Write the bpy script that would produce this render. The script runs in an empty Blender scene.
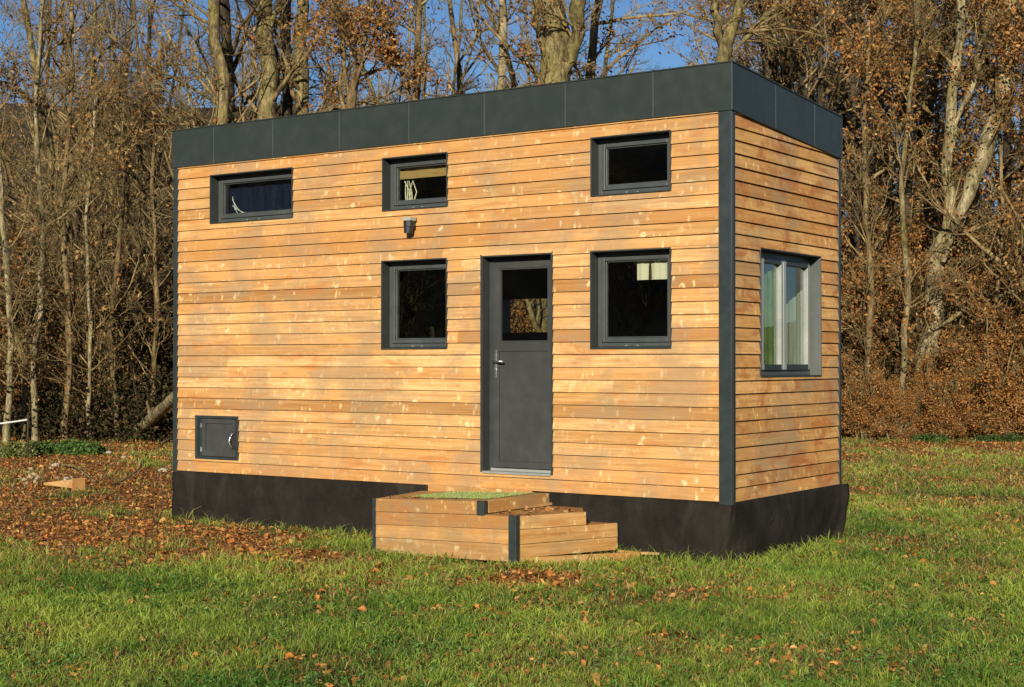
import bpy, math, random
import numpy as np
from mathutils import Vector, Matrix, noise as mnoise
R=math.radians
random.seed(7); NR=np.random.default_rng(11)
scene=bpy.context.scene
COL=scene.collection

# ------------------------------------------------------------------ camera frame
CAM=np.array([5.8948,-12.0205,1.2339]); YAW=0.60029; PIT=0.01267; FPX=1503.8
FW=np.array([-math.sin(YAW)*math.cos(PIT),math.cos(YAW)*math.cos(PIT),math.sin(PIT)])
RT=np.array([math.cos(YAW),math.sin(YAW),0.0]); UP=np.cross(RT,FW)
F2=np.array([-math.sin(YAW),math.cos(YAW)])   # ground heading of the photographer
R2=np.array([math.cos(YAW),math.sin(YAW)])
C2=CAM[:2]
def xy(lat,dep): p=C2+F2*dep+R2*lat; return float(p[0]),float(p[1])
def depth_lat(x,y):
    dx=x-C2[0]; dy=y-C2[1]
    return dx*F2[0]+dy*F2[1], dx*R2[0]+dy*R2[1]

# ------------------------------------------------------------------ noise (numpy value noise)
_T=np.random.default_rng(5).random((256,256))
def vnoise(x,y):
    x=np.asarray(x,float); y=np.asarray(y,float)
    xi=np.floor(x).astype(int); yi=np.floor(y).astype(int); fx=x-xi; fy=y-yi
    fx=fx*fx*(3-2*fx); fy=fy*fy*(3-2*fy)
    a=_T[xi%256,yi%256]; b=_T[(xi+1)%256,yi%256]; c=_T[xi%256,(yi+1)%256]; d=_T[(xi+1)%256,(yi+1)%256]
    return (a*(1-fx)+b*fx)*(1-fy)+(c*(1-fx)+d*fx)*fy
def fbm(x,y,o=4):
    s=0;a=.5;t=0
    for i in range(o):
        s=s+a*vnoise(x*2**i+17*i,y*2**i+31*i); t+=a; a*=.5
    return s/t
def sm(a,b,x):
    t=np.clip((x-a)/(b-a),0,1); return t*t*(3-2*t)

def ground_z(x,y):
    s,l=depth_lat(x,y)
    z=-0.555+0.027*np.maximum(0,s-17)*sm(15,23,s)
    z=np.minimum(z,0.9)
    z=z+0.035*(fbm(x*.55,y*.55,3)-.5)*sm(0,1.5,np.abs(y+.3)+np.maximum(0,np.abs(x+3.5)-4))
    z=z+0.10*sm(25,29,s)*(fbm(x*.4+9,y*.4,3)-.3)
    return z
def litter(x,y):
    s,l=depth_lat(x,y)
    left=1-sm(-3.2,-.2,l-(s-15)*0.05)
    L=left*sm(11.8,17.5,s+3.2*(fbm(x*.7,y*.7,4)-.5))*.74
    right=(1-left)*(.09+.30*sm(13.0,20,s)+.28*sm(22,28,s))
    L=L+right
    front=np.exp(-((y+1.75)/.95)**2)*sm(-9.5,-7.5,x)*sm(2.6,.4,x)
    L=L+.40*front*(.6+.8*fbm(x*.9+2,y*1.8,2))
    n=fbm(x*1.1+3,y*1.1+8,4); n2=fbm(x*4.1,y*4.1+5,2)
    L=L+(n-.5)*1.5*(.65+.35*sm(8.5,14,s))+(n2-.5)*.55+.085
    return np.clip(L,0.0,1)

# ------------------------------------------------------------------ object helpers
def newobj(name,data,parent=None,label=None):
    o=bpy.data.objects.new(name,data); COL.objects.link(o)
    if parent is not None: o.parent=parent
    if label: o['label']=label
    return o
def thing(name,label,cat,loc=(0,0,0),rz=0,group=None):
    o=bpy.data.objects.new(name,None); COL.objects.link(o); o.location=loc; o.rotation_euler=(0,0,rz)
    o.empty_display_size=.2
    tag(o,label,cat,group); return o
def tag(o,label,cat,group=None):
    o['label']=label; o['category']=cat
    if group: o['group']=group
    return o
def np_mesh(name,V,F4=None,F3=None,col=None,mat=None,smooth=False,matidx=None):
    me=bpy.data.meshes.new(name)
    V=np.asarray(V,np.float32)
    n4=0 if F4 is None else len(F4); n3=0 if F3 is None else len(F3)
    me.vertices.add(len(V)); me.vertices.foreach_set('co',V.ravel())
    loops=[];starts=[];tot=[]
    if n4: loops.append(np.asarray(F4,np.int32).ravel()); starts.append(np.arange(n4)*4); tot.append(np.full(n4,4))
    if n3: loops.append(np.asarray(F3,np.int32).ravel()); starts.append(n4*4+np.arange(n3)*3); tot.append(np.full(n3,3))
    loops=np.concatenate(loops); starts=np.concatenate(starts).astype(np.int32); tot=np.concatenate(tot).astype(np.int32)
    me.loops.add(len(loops)); me.loops.foreach_set('vertex_index',loops)
    me.polygons.add(n4+n3); me.polygons.foreach_set('loop_start',starts)
    try: me.polygons.foreach_set('loop_total',tot)
    except Exception: pass
    if smooth: me.polygons.foreach_set('use_smooth',np.ones(n4+n3,bool))
    if matidx is not None: me.polygons.foreach_set('material_index',np.asarray(matidx,np.int32))
    me.update(calc_edges=True)
    if col is not None:
        c=np.ones((len(V),4),np.float32); c[:,:3]=col
        at=me.color_attributes.new('col','FLOAT_COLOR','POINT'); at.data.foreach_set('color',c.ravel())
    if mat is not None:
        for m in (mat if isinstance(mat,(list,tuple)) else [mat]): me.materials.append(m)
    return me

class MB:
    """collects simple solids; build() links them as ONE mesh object"""
    def __init__(s): s.v=[];s.f=[];s.c=[]
    def poly(s,pts,faces,col=(1,1,1)):
        b=len(s.v); s.v+= [tuple(p) for p in pts]; s.f+=[tuple(b+i for i in f) for f in faces]; s.c+=[col]*len(pts)
    def box(s,x0,x1,y0,y1,z0,z1,col=(1,1,1)):
        s.poly([(x0,y0,z0),(x1,y0,z0),(x1,y1,z0),(x0,y1,z0),(x0,y0,z1),(x1,y0,z1),(x1,y1,z1),(x0,y1,z1)],
               [(0,3,2,1),(4,5,6,7),(0,1,5,4),(1,2,6,5),(2,3,7,6),(3,0,4,7)],col)
    def hexa(s,p,col=(1,1,1)):
        s.poly(p,[(0,3,2,1),(4,5,6,7),(0,1,5,4),(1,2,6,5),(2,3,7,6),(3,0,4,7)],col)
    def prism(s,plan,zb,zt,col=(1,1,1)):
        n=len(plan)
        zb=[zb]*n if not isinstance(zb,(list,tuple)) else zb; zt=[zt]*n if not isinstance(zt,(list,tuple)) else zt
        s.poly([(p[0],p[1],zb[i]) for i,p in enumerate(plan)]+[(p[0],p[1],zt[i]) for i,p in enumerate(plan)],
           [tuple(range(n))[::-1],tuple(range(n,2*n))]+[(i,(i+1)%n,n+(i+1)%n,n+i) for i in range(n)],col)
    def tube(s,pts,r,k=8,col=(1,1,1)):
        pts=[Vector(p) for p in pts]; n=len(pts); rr=r if isinstance(r,(list,tuple)) else [r]*n
        V=[]
        for i,p in enumerate(pts):
            d=(pts[min(i+1,n-1)]-pts[max(i-1,0)]).normalized()
            a=d.cross(Vector((0.13,0.27,1)) if abs(d.z)<.9 else Vector((1,.2,0))).normalized(); b=d.cross(a)
            V+=[p+(a*math.cos(2*math.pi*j/k)+b*math.sin(2*math.pi*j/k))*rr[i] for j in range(k)]
        F=[(i*k+j,i*k+(j+1)%k,(i+1)*k+(j+1)%k,(i+1)*k+j) for i in range(n-1) for j in range(k)]
        F+=[tuple(range(k))[::-1],tuple((n-1)*k+j for j in range(k))]
        s.poly(V,F,col)
    def build(s,name,mat,parent=None,label=None,bevel=0,smooth=False):
        me=bpy.data.meshes.new(name); me.from_pydata(s.v,[],s.f); me.materials.append(mat)
        c=np.ones((len(s.v),4),np.float32); c[:,:3]=np.array(s.c)
        at=me.color_attributes.new('col','FLOAT_COLOR','POINT'); at.data.foreach_set('color',c.ravel())
        if smooth: me.polygons.foreach_set('use_smooth',np.ones(len(me.polygons),bool))
        o=newobj(name,me,parent,label)
        if bevel:
            m=o.modifiers.new('b','BEVEL'); m.width=bevel; m.segments=2; m.limit_method='ANGLE'
        return o

# ------------------------------------------------------------------ materials
class N:
    def __init__(s,name):
        s.m=bpy.data.materials.new(name); s.m.use_nodes=True; s.t=s.m.node_tree; s.t.nodes.clear()
        s.out=s.t.nodes.new('ShaderNodeOutputMaterial')
    def n(s,typ,**kw):
        x=s.t.nodes.new(typ)
        for k,v in kw.items():
            if k.startswith('i_'):
                key=k[2:]
                x.inputs[int(key) if key.isdigit() else key.replace('_',' ')].default_value=v
            else: setattr(x,k,v)
        return x
    def l(s,a,b): s.t.links.new(a,b)
    def coord(s,scale=(1,1,1),kind='Object'):
        c=s.n('ShaderNodeTexCoord'); m=s.n('ShaderNodeMapping'); m.inputs['Scale'].default_value=scale
        s.l(c.outputs[kind],m.inputs['Vector']); return m.outputs[0]
    def noise(s,vec,scale=5,detail=4,rough=.55,dist=0):
        x=s.n('ShaderNodeTexNoise'); x.inputs['Scale'].default_value=scale; x.inputs['Detail'].default_value=detail
        x.inputs['Roughness'].default_value=rough; x.inputs['Distortion'].default_value=dist
        s.l(vec,x.inputs['Vector']); return x.outputs['Fac']
    def ramp(s,fac,stops,interp='LINEAR'):
        x=s.n('ShaderNodeValToRGB'); e=x.color_ramp.elements; x.color_ramp.interpolation=interp
        while len(e)<len(stops): e.new(.5)
        for i,(p,c) in enumerate(stops):
            e[i].position=p; e[i].color=(c if len(c)==4 else (*c,1)) if isinstance(c,tuple) else (c,c,c,1)
        s.l(fac,x.inputs[0]); return x.outputs[0]
    def mix(s,fac,a,b,mode='MIX'):
        x=s.n('ShaderNodeMix',data_type='RGBA',blend_type=mode)
        for v,i in ((fac,0),(a,6),(b,7)):
            if isinstance(v,(int,float)): x.inputs[i].default_value=v
            elif isinstance(v,tuple): x.inputs[i].default_value=(*v,1) if len(v)==3 else v
            else: s.l(v,x.inputs[i])
        return x.outputs[2]
    def math(s,op,a,b=None):
        x=s.n('ShaderNodeMath',operation=op)
        for v,i in ((a,0),(b,1)):
            if v is None: continue
            if isinstance(v,(int,float)): x.inputs[i].default_value=v
            else: s.l(v,x.inputs[i])
        return x.outputs[0]
    def attr(s,name='col'):
        x=s.n('ShaderNodeAttribute',attribute_name=name); return x
    def bump(s,h,strength=.3,dist=.01):
        x=s.n('ShaderNodeBump'); x.inputs['Strength'].default_value=strength; x.inputs['Distance'].default_value=dist
        s.l(h,x.inputs['Height']); return x.outputs[0]
    def principled(s,color,rough=.6,metal=0,spec=.5,normal=None,**kw):
        p=s.n('ShaderNodeBsdfPrincipled')
        if isinstance(color,tuple): p.inputs['Base Color'].default_value=(*color,1)
        else: s.l(color,p.inputs['Base Color'])
        if isinstance(rough,(int,float)): p.inputs['Roughness'].default_value=rough
        else: s.l(rough,p.inputs['Roughness'])
        p.inputs['Metallic'].default_value=metal; p.inputs['Specular IOR Level'].default_value=spec
        if normal is not None: s.l(normal,p.inputs['Normal'])
        s.l(p.outputs[0],s.out.inputs[0]); return p

def wood_material(name,stain,base=1.0):
    k=N(name); a=k.attr(); sep=k.n('ShaderNodeSeparateColor'); k.l(a.outputs['Color'],sep.inputs[0])
    tc=k.n('ShaderNodeTexCoord')
    off=k.n('ShaderNodeCombineXYZ'); k.l(k.math('MULTIPLY',sep.outputs[2],37.0),off.inputs[0]); k.l(k.math('MULTIPLY',sep.outputs[2],11.0),off.inputs[1])
    add=k.n('ShaderNodeVectorMath',operation='ADD'); k.l(tc.outputs['Object'],add.inputs[0]); k.l(off.outputs[0],add.inputs[1])
    def mp(sc):
        m=k.n('ShaderNodeMapping'); m.inputs['Scale'].default_value=sc; k.l(add.outputs[0],m.inputs['Vector']); return m.outputs[0]
    grain=k.noise(mp((1.4,1.4,42)),1.0,6,.62,.6)
    fine=k.noise(mp((5,5,170)),1.0,4,.7)
    c=k.ramp(grain,[(.20,(.31,.145,.045)),(.42,(.50,.285,.105)),(.58,(.60,.375,.165)),(.78,(.72,.52,.28))])
    c=k.mix(k.ramp(fine,[(.35,0.35),(.6,0.0)]),c,(.35,.18,.06))
    # board to board tone
    c=k.mix(1.0,c,k.ramp(sep.outputs[0],[(0,(.64,.53,.40)),(.3,(.88,.82,.72)),(.6,(1.02,1.0,.95)),(1,(1.20,1.22,1.24))]),'MULTIPLY')
    c=k.mix(k.ramp(sep.outputs[1],[(.5,0.0),(1,.55)]),c,(.50,.235,.070))
    # pale planed knots with streaks, dark hearts
    def knots(sx,sz,t0,t1,colr,amt,dark=True):
        nonlocal c
        v=k.n('ShaderNodeTexVoronoi'); v.inputs['Scale'].default_value=1; v.inputs['Randomness'].default_value=.95
        vec=mp((sx,sx,sz)); w=k.n('ShaderNodeTexNoise'); w.inputs['Scale'].default_value=3.2; w.inputs['Detail'].default_value=3; k.l(vec,w.inputs['Vector'])
        vm=k.n('ShaderNodeVectorMath',operation='MULTIPLY_ADD'); k.l(w.outputs['Color'],vm.inputs[0]); vm.inputs[1].default_value=(.75,.6,.75); k.l(vec,vm.inputs[2])
        k.l(vm.outputs[0],v.inputs['Vector'])
        cs=k.n('ShaderNodeSeparateColor'); k.l(v.outputs['Color'],cs.inputs[0])
        gate=k.ramp(cs.outputs[0],[(.45,0.0),(.9,1.0)])
        gate=k.math('MULTIPLY',gate,k.ramp(sep.outputs[2],[(.0,.25),(.7,1.0)]))
        f=k.math('MULTIPLY',k.ramp(v.outputs['Distance'],[(t0,1.0),(t1,0.0)]),gate)
        c=k.mix(k.math('MULTIPLY',f,amt),c,colr)
        if dark:
            g2=k.ramp(cs.outputs[1],[(.55,0.0),(.6,1.0)])
            f2=k.math('MULTIPLY',k.math('MULTIPLY',k.ramp(v.outputs['Distance'],[(.045,1.0),(.085,0.0)]),g2),gate)
            c=k.mix(k.math('MULTIPLY',f2,.85),c,(.24,.10,.035))
    knots(7.0,8.5,.08,.30,(.84,.70,.42),.9)
    knots(19,8.0,.10,.34,(.82,.67,.38),.75,False)
    knots(5.0,19,.06,.26,(.33,.13,.04),.55,False)
    # grey-brown weather patches
    low=k.noise(k.coord((1.3,1.3,1.6)),1.0,5,.65,.4)
    mask=k.ramp(low,[(.46,0.0),(.60,1.0)])
    c=k.mix(k.math('MULTIPLY',mask,.52 if not stain else .6),c,(.27,.20,.13))
    if stain:
        st=k.noise(k.coord((2.2,2.2,5)),1.0,5,.7,.8)
        c=k.mix(k.ramp(st,[(.50,0.0),(.63,.75)]),c,(.33,.11,.03))
        c=k.mix(1.0,c,(1.14,1.10,1.0),'MULTIPLY')
    else:
        st=k.noise(k.coord((1.7,1.7,7)),1.0,5,.7,.8)
        c=k.mix(k.ramp(st,[(.54,0.0),(.68,.65)]),c,(.42,.16,.045))
    c=k.mix(1.0,c,(1.07,1.05,.98),'MULTIPLY')
    if base!=1: c=k.mix(1.0,c,(base,base,base*.97),'MULTIPLY')
    k.principled(c,.62,0,.25,k.bump(k.math('ADD',grain,k.math('MULTIPLY',fine,.6)),.35,.003))
    return k.m

def paint(name,col,rough=.45,spec=.5,metal=0,dirt=.12,bump=.05):
    k=N(name); v=k.coord((1,1,1)); n=k.noise(v,7,6,.65); n2=k.noise(v,160,2,.5); n3=k.noise(v,1.4,4,.6,.5)
    d=tuple(min(1,c*1.35+.012) for c in col); e=tuple(c*.78 for c in col)
    c=k.mix(k.ramp(n,[(.42,0.0),(.75,min(1,dirt*4))]),col,d)
    c=k.mix(k.ramp(n3,[(.4,.45),(.62,0.0)]),c,e)
    k.principled(c,k.ramp(n,[(.3,rough-.08),(.7,rough+.12)]),metal,spec,k.bump(n2,bump,.001))
    return k.m

M={}
M['wood']=wood_material('larch siding',False)
M['wood_side']=wood_material('weathered larch siding',True,1.0)
M['wood_step']=wood_material('step boards',False,.86)
M['fascia']=paint('anthracite fascia',(.030,.038,.033),.42,.35,dirt=.06)
M['trim']=paint('anthracite trim',(.027,.036,.036),.40,.4)
M['reveal']=paint('window casing grey',(.037,.042,.039),.42,.35)
M['sash']=paint('window sash grey',(.062,.070,.067),.36,.5)
M['door']=paint('door leaf grey',(.050,.052,.049),.45,.3,dirt=.1)
M['alu']=paint('aluminium and sunlit sash',(.30,.31,.285),.35,.6,.1)
M['casing_pale']=paint('pale grey casing',(.10,.108,.10),.45,.4)
M['steel']=paint('handle steel',(.55,.56,.55),.25,.5,.9)
M['black']=paint('black plastic',(.02,.022,.022),.4,.5)
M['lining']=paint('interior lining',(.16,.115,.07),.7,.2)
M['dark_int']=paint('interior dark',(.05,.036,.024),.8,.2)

k=N('skirt geotextile'); v=k.coord(); n=k.noise(v,3.0,6,.7); n2=k.noise(v,240,2,.5)
n3=k.noise(k.coord((1.6,1.6,.8)),1.6,3,.55,.8)
c=k.ramp(n,[(.3,(.011,.009,.0065)),(.62,(.024,.020,.014)),(.8,(.046,.038,.027))])
c=k.mix(k.ramp(n3,[(.5,0.0),(.72,.5)]),c,(.060,.050,.036))
k.principled(c,.78,0,.2,k.bump(k.math('ADD',k.math('MULTIPLY',n2,.5),k.math('ADD',k.math('MULTIPLY',n,2),k.math('MULTIPLY',n3,4))),.7,.03)); M['skirt']=k.m

k=N('window glass'); gl=k.n('ShaderNodeBsdfGlossy'); gl.inputs['Roughness'].default_value=.012; gl.inputs['Color'].default_value=(.9,.95,.95,1)
tr=k.n('ShaderNodeBsdfTransparent'); tr.inputs['Color'].default_value=(.93,.95,.93,1)
ge=k.n('ShaderNodeNewGeometry'); dt=k.n('ShaderNodeVectorMath',operation='DOT_PRODUCT'); k.l(ge.outputs['Incoming'],dt.inputs[0]); k.l(ge.outputs['Normal'],dt.inputs[1])
frs=k.math('ADD',.075,k.math('MULTIPLY',.90,k.math('POWER',k.math('SUBTRACT',1.0,k.math('ABSOLUTE',dt.outputs['Value'])),5.0)))
nz=k.noise(k.coord(),2.5,3); bm=k.bump(nz,.04,.02); k.l(bm,gl.inputs['Normal'])
ms=k.n('ShaderNodeMixShader'); k.l(frs,ms.inputs[0]); k.l(tr.outputs[0],ms.inputs[1]); k.l(gl.outputs[0],ms.inputs[2]); k.l(ms.outputs[0],k.out.inputs[0]); M['glass']=k.m

def cloth(name,c1,c2,sc=(30,30,2),transl=.3):
    k=N(name); n=k.noise(k.coord(sc),1.0,4,.6); c=k.ramp(n,[(.35,c1),(.65,c2)])
    d=k.n('ShaderNodeBsdfDiffuse'); t=k.n('ShaderNodeBsdfTranslucent'); k.l(c,d.inputs[0]); k.l(c,t.inputs[0])
    ms=k.n('ShaderNodeMixShader'); ms.inputs[0].default_value=transl; k.l(d.outputs[0],ms.inputs[1]); k.l(t.outputs[0],ms.inputs[2]); k.l(ms.outputs[0],k.out.inputs[0]); return k.m
M['cream']=cloth('cream cloth',(.92,.87,.60),(.96,.92,.68))
M['greencloth']=cloth('green printed cloth',(.14,.24,.05),(.30,.40,.13),(14,14,6))
M['palecloth']=cloth('pale curtain cloth',(.40,.46,.32),(.62,.66,.48))
M['navy']=cloth('navy sky-reflection sheet',(.012,.017,.035),(.02,.028,.055))  # blue of the mirrored sky put into a sheet colour
M['bamboo']=cloth('bamboo blind',(.42,.26,.08),(.60,.42,.17),(4,4,160))
M['white']=paint('white string',(.75,.74,.68),.6)

k=N('leaf litter mat'); v=k.coord(); vo=k.n('ShaderNodeTexVoronoi'); vo.inputs['Scale'].default_value=26; k.l(v,vo.inputs['Vector'])
sp=k.n('ShaderNodeSeparateColor'); k.l(vo.outputs['Color'],sp.inputs[0])
lit=k.ramp(sp.outputs[0],[(0,(.060,.028,.012)),(.35,(.16,.065,.024)),(.6,(.25,.105,.037)),(.85,(.34,.17,.07)),(1,(.42,.27,.13))])
soil=k.ramp(k.noise(v,14,6,.7),[(.3,(.045,.045,.014)),(.55,(.10,.095,.028)),(.8,(.19,.14,.055))])
at=k.attr(); sp2=k.n('ShaderNodeSeparateColor'); k.l(at.outputs['Color'],sp2.inputs[0])
fac=k.math('ADD',sp2.outputs[0],k.math('MULTIPLY',k.math('SUBTRACT',k.noise(v,9,4,.7),.5),1.1))
c=k.mix(k.ramp(fac,[(.30,0.0),(.55,1.0)]),soil,lit)
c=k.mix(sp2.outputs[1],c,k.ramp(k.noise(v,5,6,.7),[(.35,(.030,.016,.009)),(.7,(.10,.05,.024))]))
k.principled(c,.85,0,.15,k.bump(k.math('ADD',vo.outputs['Distance'],k.noise(v,30,3)),.7,.03)); M['ground']=k.m

def leafmat(name,transl=.35,rough=.6,spec=.25):
    k=N(name); a=k.attr(); c=a.outputs['Color']
    p=k.n('ShaderNodeBsdfPrincipled'); k.l(c,p.inputs['Base Color']); p.inputs['Roughness'].default_value=rough; p.inputs['Specular IOR Level'].default_value=spec
    t=k.n('ShaderNodeBsdfTranslucent'); k.l(c,t.inputs[0]); ms=k.n('ShaderNodeMixShader'); ms.inputs[0].default_value=transl
    k.l(p.outputs[0],ms.inputs[1]); k.l(t.outputs[0],ms.inputs[2]); k.l(ms.outputs[0],k.out.inputs[0]); return k.m
M['grass']=leafmat('grass blades',.35,.5,.3)
M['leaf']=leafmat('dry leaves',.3,.6,.2)
M['ivy']=leafmat('evergreen leaves',.2,.75,.1)

def bark(name,c1,c2,c3,sc=6,lichen=None):
    k=N(name); v=k.coord((1,1,.35)); n=k.math('ADD',k.math('MULTIPLY',k.noise(v,sc*2.2,7,.75,.8),.62),k.math('MULTIPLY',k.noise(v,sc*.45,3,.6,.3),.38)); n2=k.noise(k.coord((1,1,1)),2.2,5,.65,.4)
    c=k.ramp(n,[(.40,c1),(.50,c2),(.60,c3)])
    if lichen: c=k.mix(k.ramp(n2,[(.46,0.0),(.60,.7)]),c,k.mix(k.ramp(n,[(.42,0.0),(.56,1.0)]),tuple(q*.35 for q in lichen),lichen))
    k.principled(c,.85,0,.15,k.bump(n,.8,.03)); return k.m
M['bark_moss']=bark('mossy bark',(.035,.024,.012),(.15,.115,.055),(.36,.29,.15),7,(.24,.20,.06))
M['bark_dark']=bark('dark bark',(.020,.014,.010),(.060,.042,.028),(.12,.085,.055),7,(.055,.055,.022))
M['bark_pale']=bark('pale bark',(.05,.038,.020),(.23,.185,.10),(.46,.39,.23),9,(.24,.21,.08))
M['bark_tan']=bark('tan bark',(.045,.029,.013),(.17,.115,.052),(.31,.23,.115),7,(.14,.11,.04))
M['twig']=bark('twigs',(.060,.040,.017),(.21,.148,.064),(.38,.29,.135),4)
M['twig_dark']=bark('dark twigs',(.028,.019,.009),(.10,.068,.030),(.20,.145,.066),4)
M['hill']=bark('hill woods',(.022,.017,.012),(.055,.042,.030),(.10,.075,.05),1.1,(.04,.04,.022))

# ------------------------------------------------------------------ batched branch growing
def unit(a): return a/np.maximum(np.linalg.norm(a,axis=-1,keepdims=True),1e-9)
def children(P,Rr,per,t0,t1,lf,ang,npts,up,wander,rf,rng,rmin=.004,bias=None,fall=.6,rcap=None):
    B,n,_=P.shape; C=B*per
    par=np.repeat(np.arange(B),per); t=rng.uniform(t0,t1,C)
    x=t*(n-1); i=np.minimum(x.astype(int),n-2); f=(x-i)[:,None]
    base=P[par,i]*(1-f)+P[par,i+1]*f
    r0=(Rr[par,i]*(1-f[:,0])+Rr[par,i+1]*f[:,0])
    d=unit(P[par,i+1]-P[par,i])
    q=rng.normal(size=(C,3)); q=unit(q-(q*d).sum(1,keepdims=True)*d)
    a=rng.normal(ang,.2,C)[:,None]
    dr=d*np.cos(a)+q*np.sin(a)
    if bias is not None: dr=unit(dr+np.asarray(bias))
    Lp=np.linalg.norm(np.diff(P,axis=1),axis=2).sum(1)[par]
    L=Lp*lf*(1-fall*t)*rng.uniform(.55,1.25,C)
    out=np.zeros((C,npts,3)); out[:,0]=base; st=(L/(npts-1))[:,None]
    for j in range(1,npts):
        dr=unit(dr+rng.normal(size=(C,3))*wander+np.array([0,0,up]))
        out[:,j]=out[:,j-1]+dr*st
    r=np.minimum(r0*rf,L*.022)
    if rcap is not None: r=np.minimum(r,rcap)
    r=np.maximum(r,rmin)
    tt=np.linspace(0,1,npts)[None,:]
    rad=r[:,None]*(1-tt*.78)
    return out,np.maximum(rad,rmin*.45)
def tubes(P,Rr,k):
    B,n,_=P.shape
    d=np.zeros_like(P); d[:,1:-1]=P[:,2:]-P[:,:-2]; d[:,0]=P[:,1]-P[:,0]; d[:,-1]=P[:,-1]-P[:,-2]; d=unit(d)
    ref=np.where(np.abs(d[...,2:3])>.85,np.array([1.0,.1,0]),np.array([.1,.05,1.0])); 
    ref=np.repeat(ref[:,:1],n,axis=1)
    a=unit(np.cross(d,ref)); b=np.cross(d,a)
    th=np.arange(k)*2*math.pi/k
    V=P[:,:,None,:]+Rr[:,:,None,None]*(a[:,:,None,:]*np.cos(th)[:,None]+b[:,:,None,:]*np.sin(th)[:,None])
    idx=np.arange(B*n*k).reshape(B,n,k)
    A=idx[:,:-1,:]; Bq=np.roll(A,-1,axis=2); D=idx[:,1:,:]; Cq=np.roll(D,-1,axis=2)
    F=np.stack([A,Bq,Cq,D],-1).reshape(-1,4)
    return V.reshape(-1,3),F
def join(parts):
    Vs=[];Fs=[];o=0
    for V,F in parts: Vs.append(V);Fs.append(F+o);o+=len(V)
    return np.concatenate(Vs),np.concatenate(Fs)
RUSSET=np.array([(.38,.155,.040),(.46,.235,.065),(.27,.11,.032),(.52,.31,.11),(.33,.18,.055),(.44,.19,.045),(.19,.09,.03)])
OCHRE=np.array([(.42,.24,.08),(.36,.17,.05),(.30,.13,.04),(.46,.30,.12)])
GREEN=np.array([(.030,.055,.018),(.045,.075,.02),(.06,.095,.03),(.02,.04,.014)])
def leaves_on(P,num,size,pal,rng,spread=.12,tlo=.35):
    B,n,_=P.shape
    want=num; num=num*3; b=rng.integers(0,B,num); t=rng.uniform(tlo,1,num)*(n-1); i=np.minimum(t.astype(int),n-2); f=(t-i)[:,None]
    c=P[b,i]*(1-f)+P[b,i+1]*f+rng.normal(size=(num,3))*spread
    k1=vnoise(c[:,0]*1.5+c[:,2]*.6,c[:,1]*1.5+c[:,2]*1.7); c=c[np.argsort(-(k1+rng.random(num)*.35))][:want]
    return leaf_quads(c,size,pal,rng)
def leaf_quads(c,size,pal,rng,flat=0,shade=(.6,1.25)):
    num=len(c); sz=rng.uniform(.6,1.4,num)[:,None]*size
    u=unit(rng.normal(size=(num,3))*np.array([1,1,1-flat])); w=rng.normal(size=(num,3)); 
    if flat: w=w*np.array([1,1,1-flat])
    w=unit(w-(w*u).sum(1,keepdims=True)*u); nn=np.cross(u,w)
    fold=rng.uniform(-.35,.35,num)[:,None]
    # six-point leaf folded along the midrib
    p0=c-u*sz*.5; p1=c-u*sz*.12+w*sz*.30+nn*fold*sz; p2=c+u*sz*.24+w*sz*.24+nn*fold*sz; p3=c+u*sz*.55
    p4=c+u*sz*.24-w*sz*.24+nn*fold*sz; p5=c-u*sz*.12-w*sz*.30+nn*fold*sz
    V=np.stack([p0,p1,p2,p3,p4,p5],1).reshape(-1,3); o=(np.arange(num)*6)[:,None]
    F=np.concatenate([o+np.array([0,1,2,3]),o+np.array([0,3,4,5])])
    col=np.asarray(pal)[rng.integers(0,len(pal),num)]*rng.uniform(*shade,num)[:,None]
    return V,F,np.repeat(col,6,0)

def resample(pts,n):
    pts=np.asarray(pts,float); s=np.r_[0,np.cumsum(np.linalg.norm(np.diff(pts[:,:3],axis=0),axis=1))]; s/=s[-1]
    t=np.linspace(0,1,n); return np.stack([np.interp(t,s,pts[:,j]) for j in range(pts.shape[1])],1)

def tree_meshes(seed,trunks,dens=1.0,leaf=0,pal=RUSSET,bark_m='bark_moss',twig_m='twig',lsize=.07,bias=None,t0=.12,lf1=.34,ang1=.9,up1=.05,r2cap=None,fine=True,tmin=.0045,n1=20):
    """trunks: list of (n,4) arrays x,y,z,r in local coordinates"""
    rng=np.random.default_rng(seed)
    n=18; T=np.stack([resample(t,n) for t in trunks]); P=T[:,:,:3].copy(); Rr=T[:,:,3].copy()
    wob=rng.normal(size=P.shape)*Rr[...,None]*.35; wob[:,0]=0; P+=wob*np.array([1,1,.2])
    Rr[:,0]*=1.25; Rr*=rng.uniform(.9,1.12,Rr.shape)
    Vt,Ft=tubes(P,Rr,11)
    Vt=Vt+rng.normal(size=Vt.shape)*.006
    b1,r1=children(P,Rr,int(n1*dens/max(1,len(trunks)**.5)),t0,.98,lf1,ang1,9,up1,.13,.5,rng,.010,bias,rcap=r2cap)
    b2,r2=children(b1,r1,8,.15,.97,.48,.75,6,.03,.16,.62,rng,.0065)
    b3,r3=children(b2,r2,6,.15,.97,.52,.7,5,.02,.2,.6,rng,tmin)
    parts=[tubes(b1,r1,5),tubes(b2,r2,4),tubes(b3,r3,3)]
    last=b3
    if fine:
        b4,r4=children(b3,r3,3,.2,.95,.55,.7,4,0,.22,.6,rng,tmin*.8); parts.append(tubes(b4,r4,3)); last=b4
    Vb,Fb=join(parts)
    res=[('trunk',np_mesh('trunk',Vt,Ft,mat=M[bark_m],smooth=True)),('branches',np_mesh('branches',Vb,Fb,mat=M[twig_m],smooth=True))]
    if leaf:
        V,F,Cc=leaves_on(last,leaf,lsize,pal,rng)
        res.append(('leaves',np_mesh('leaves',V,F,col=Cc,mat=M['leaf'])))
    return res
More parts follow.
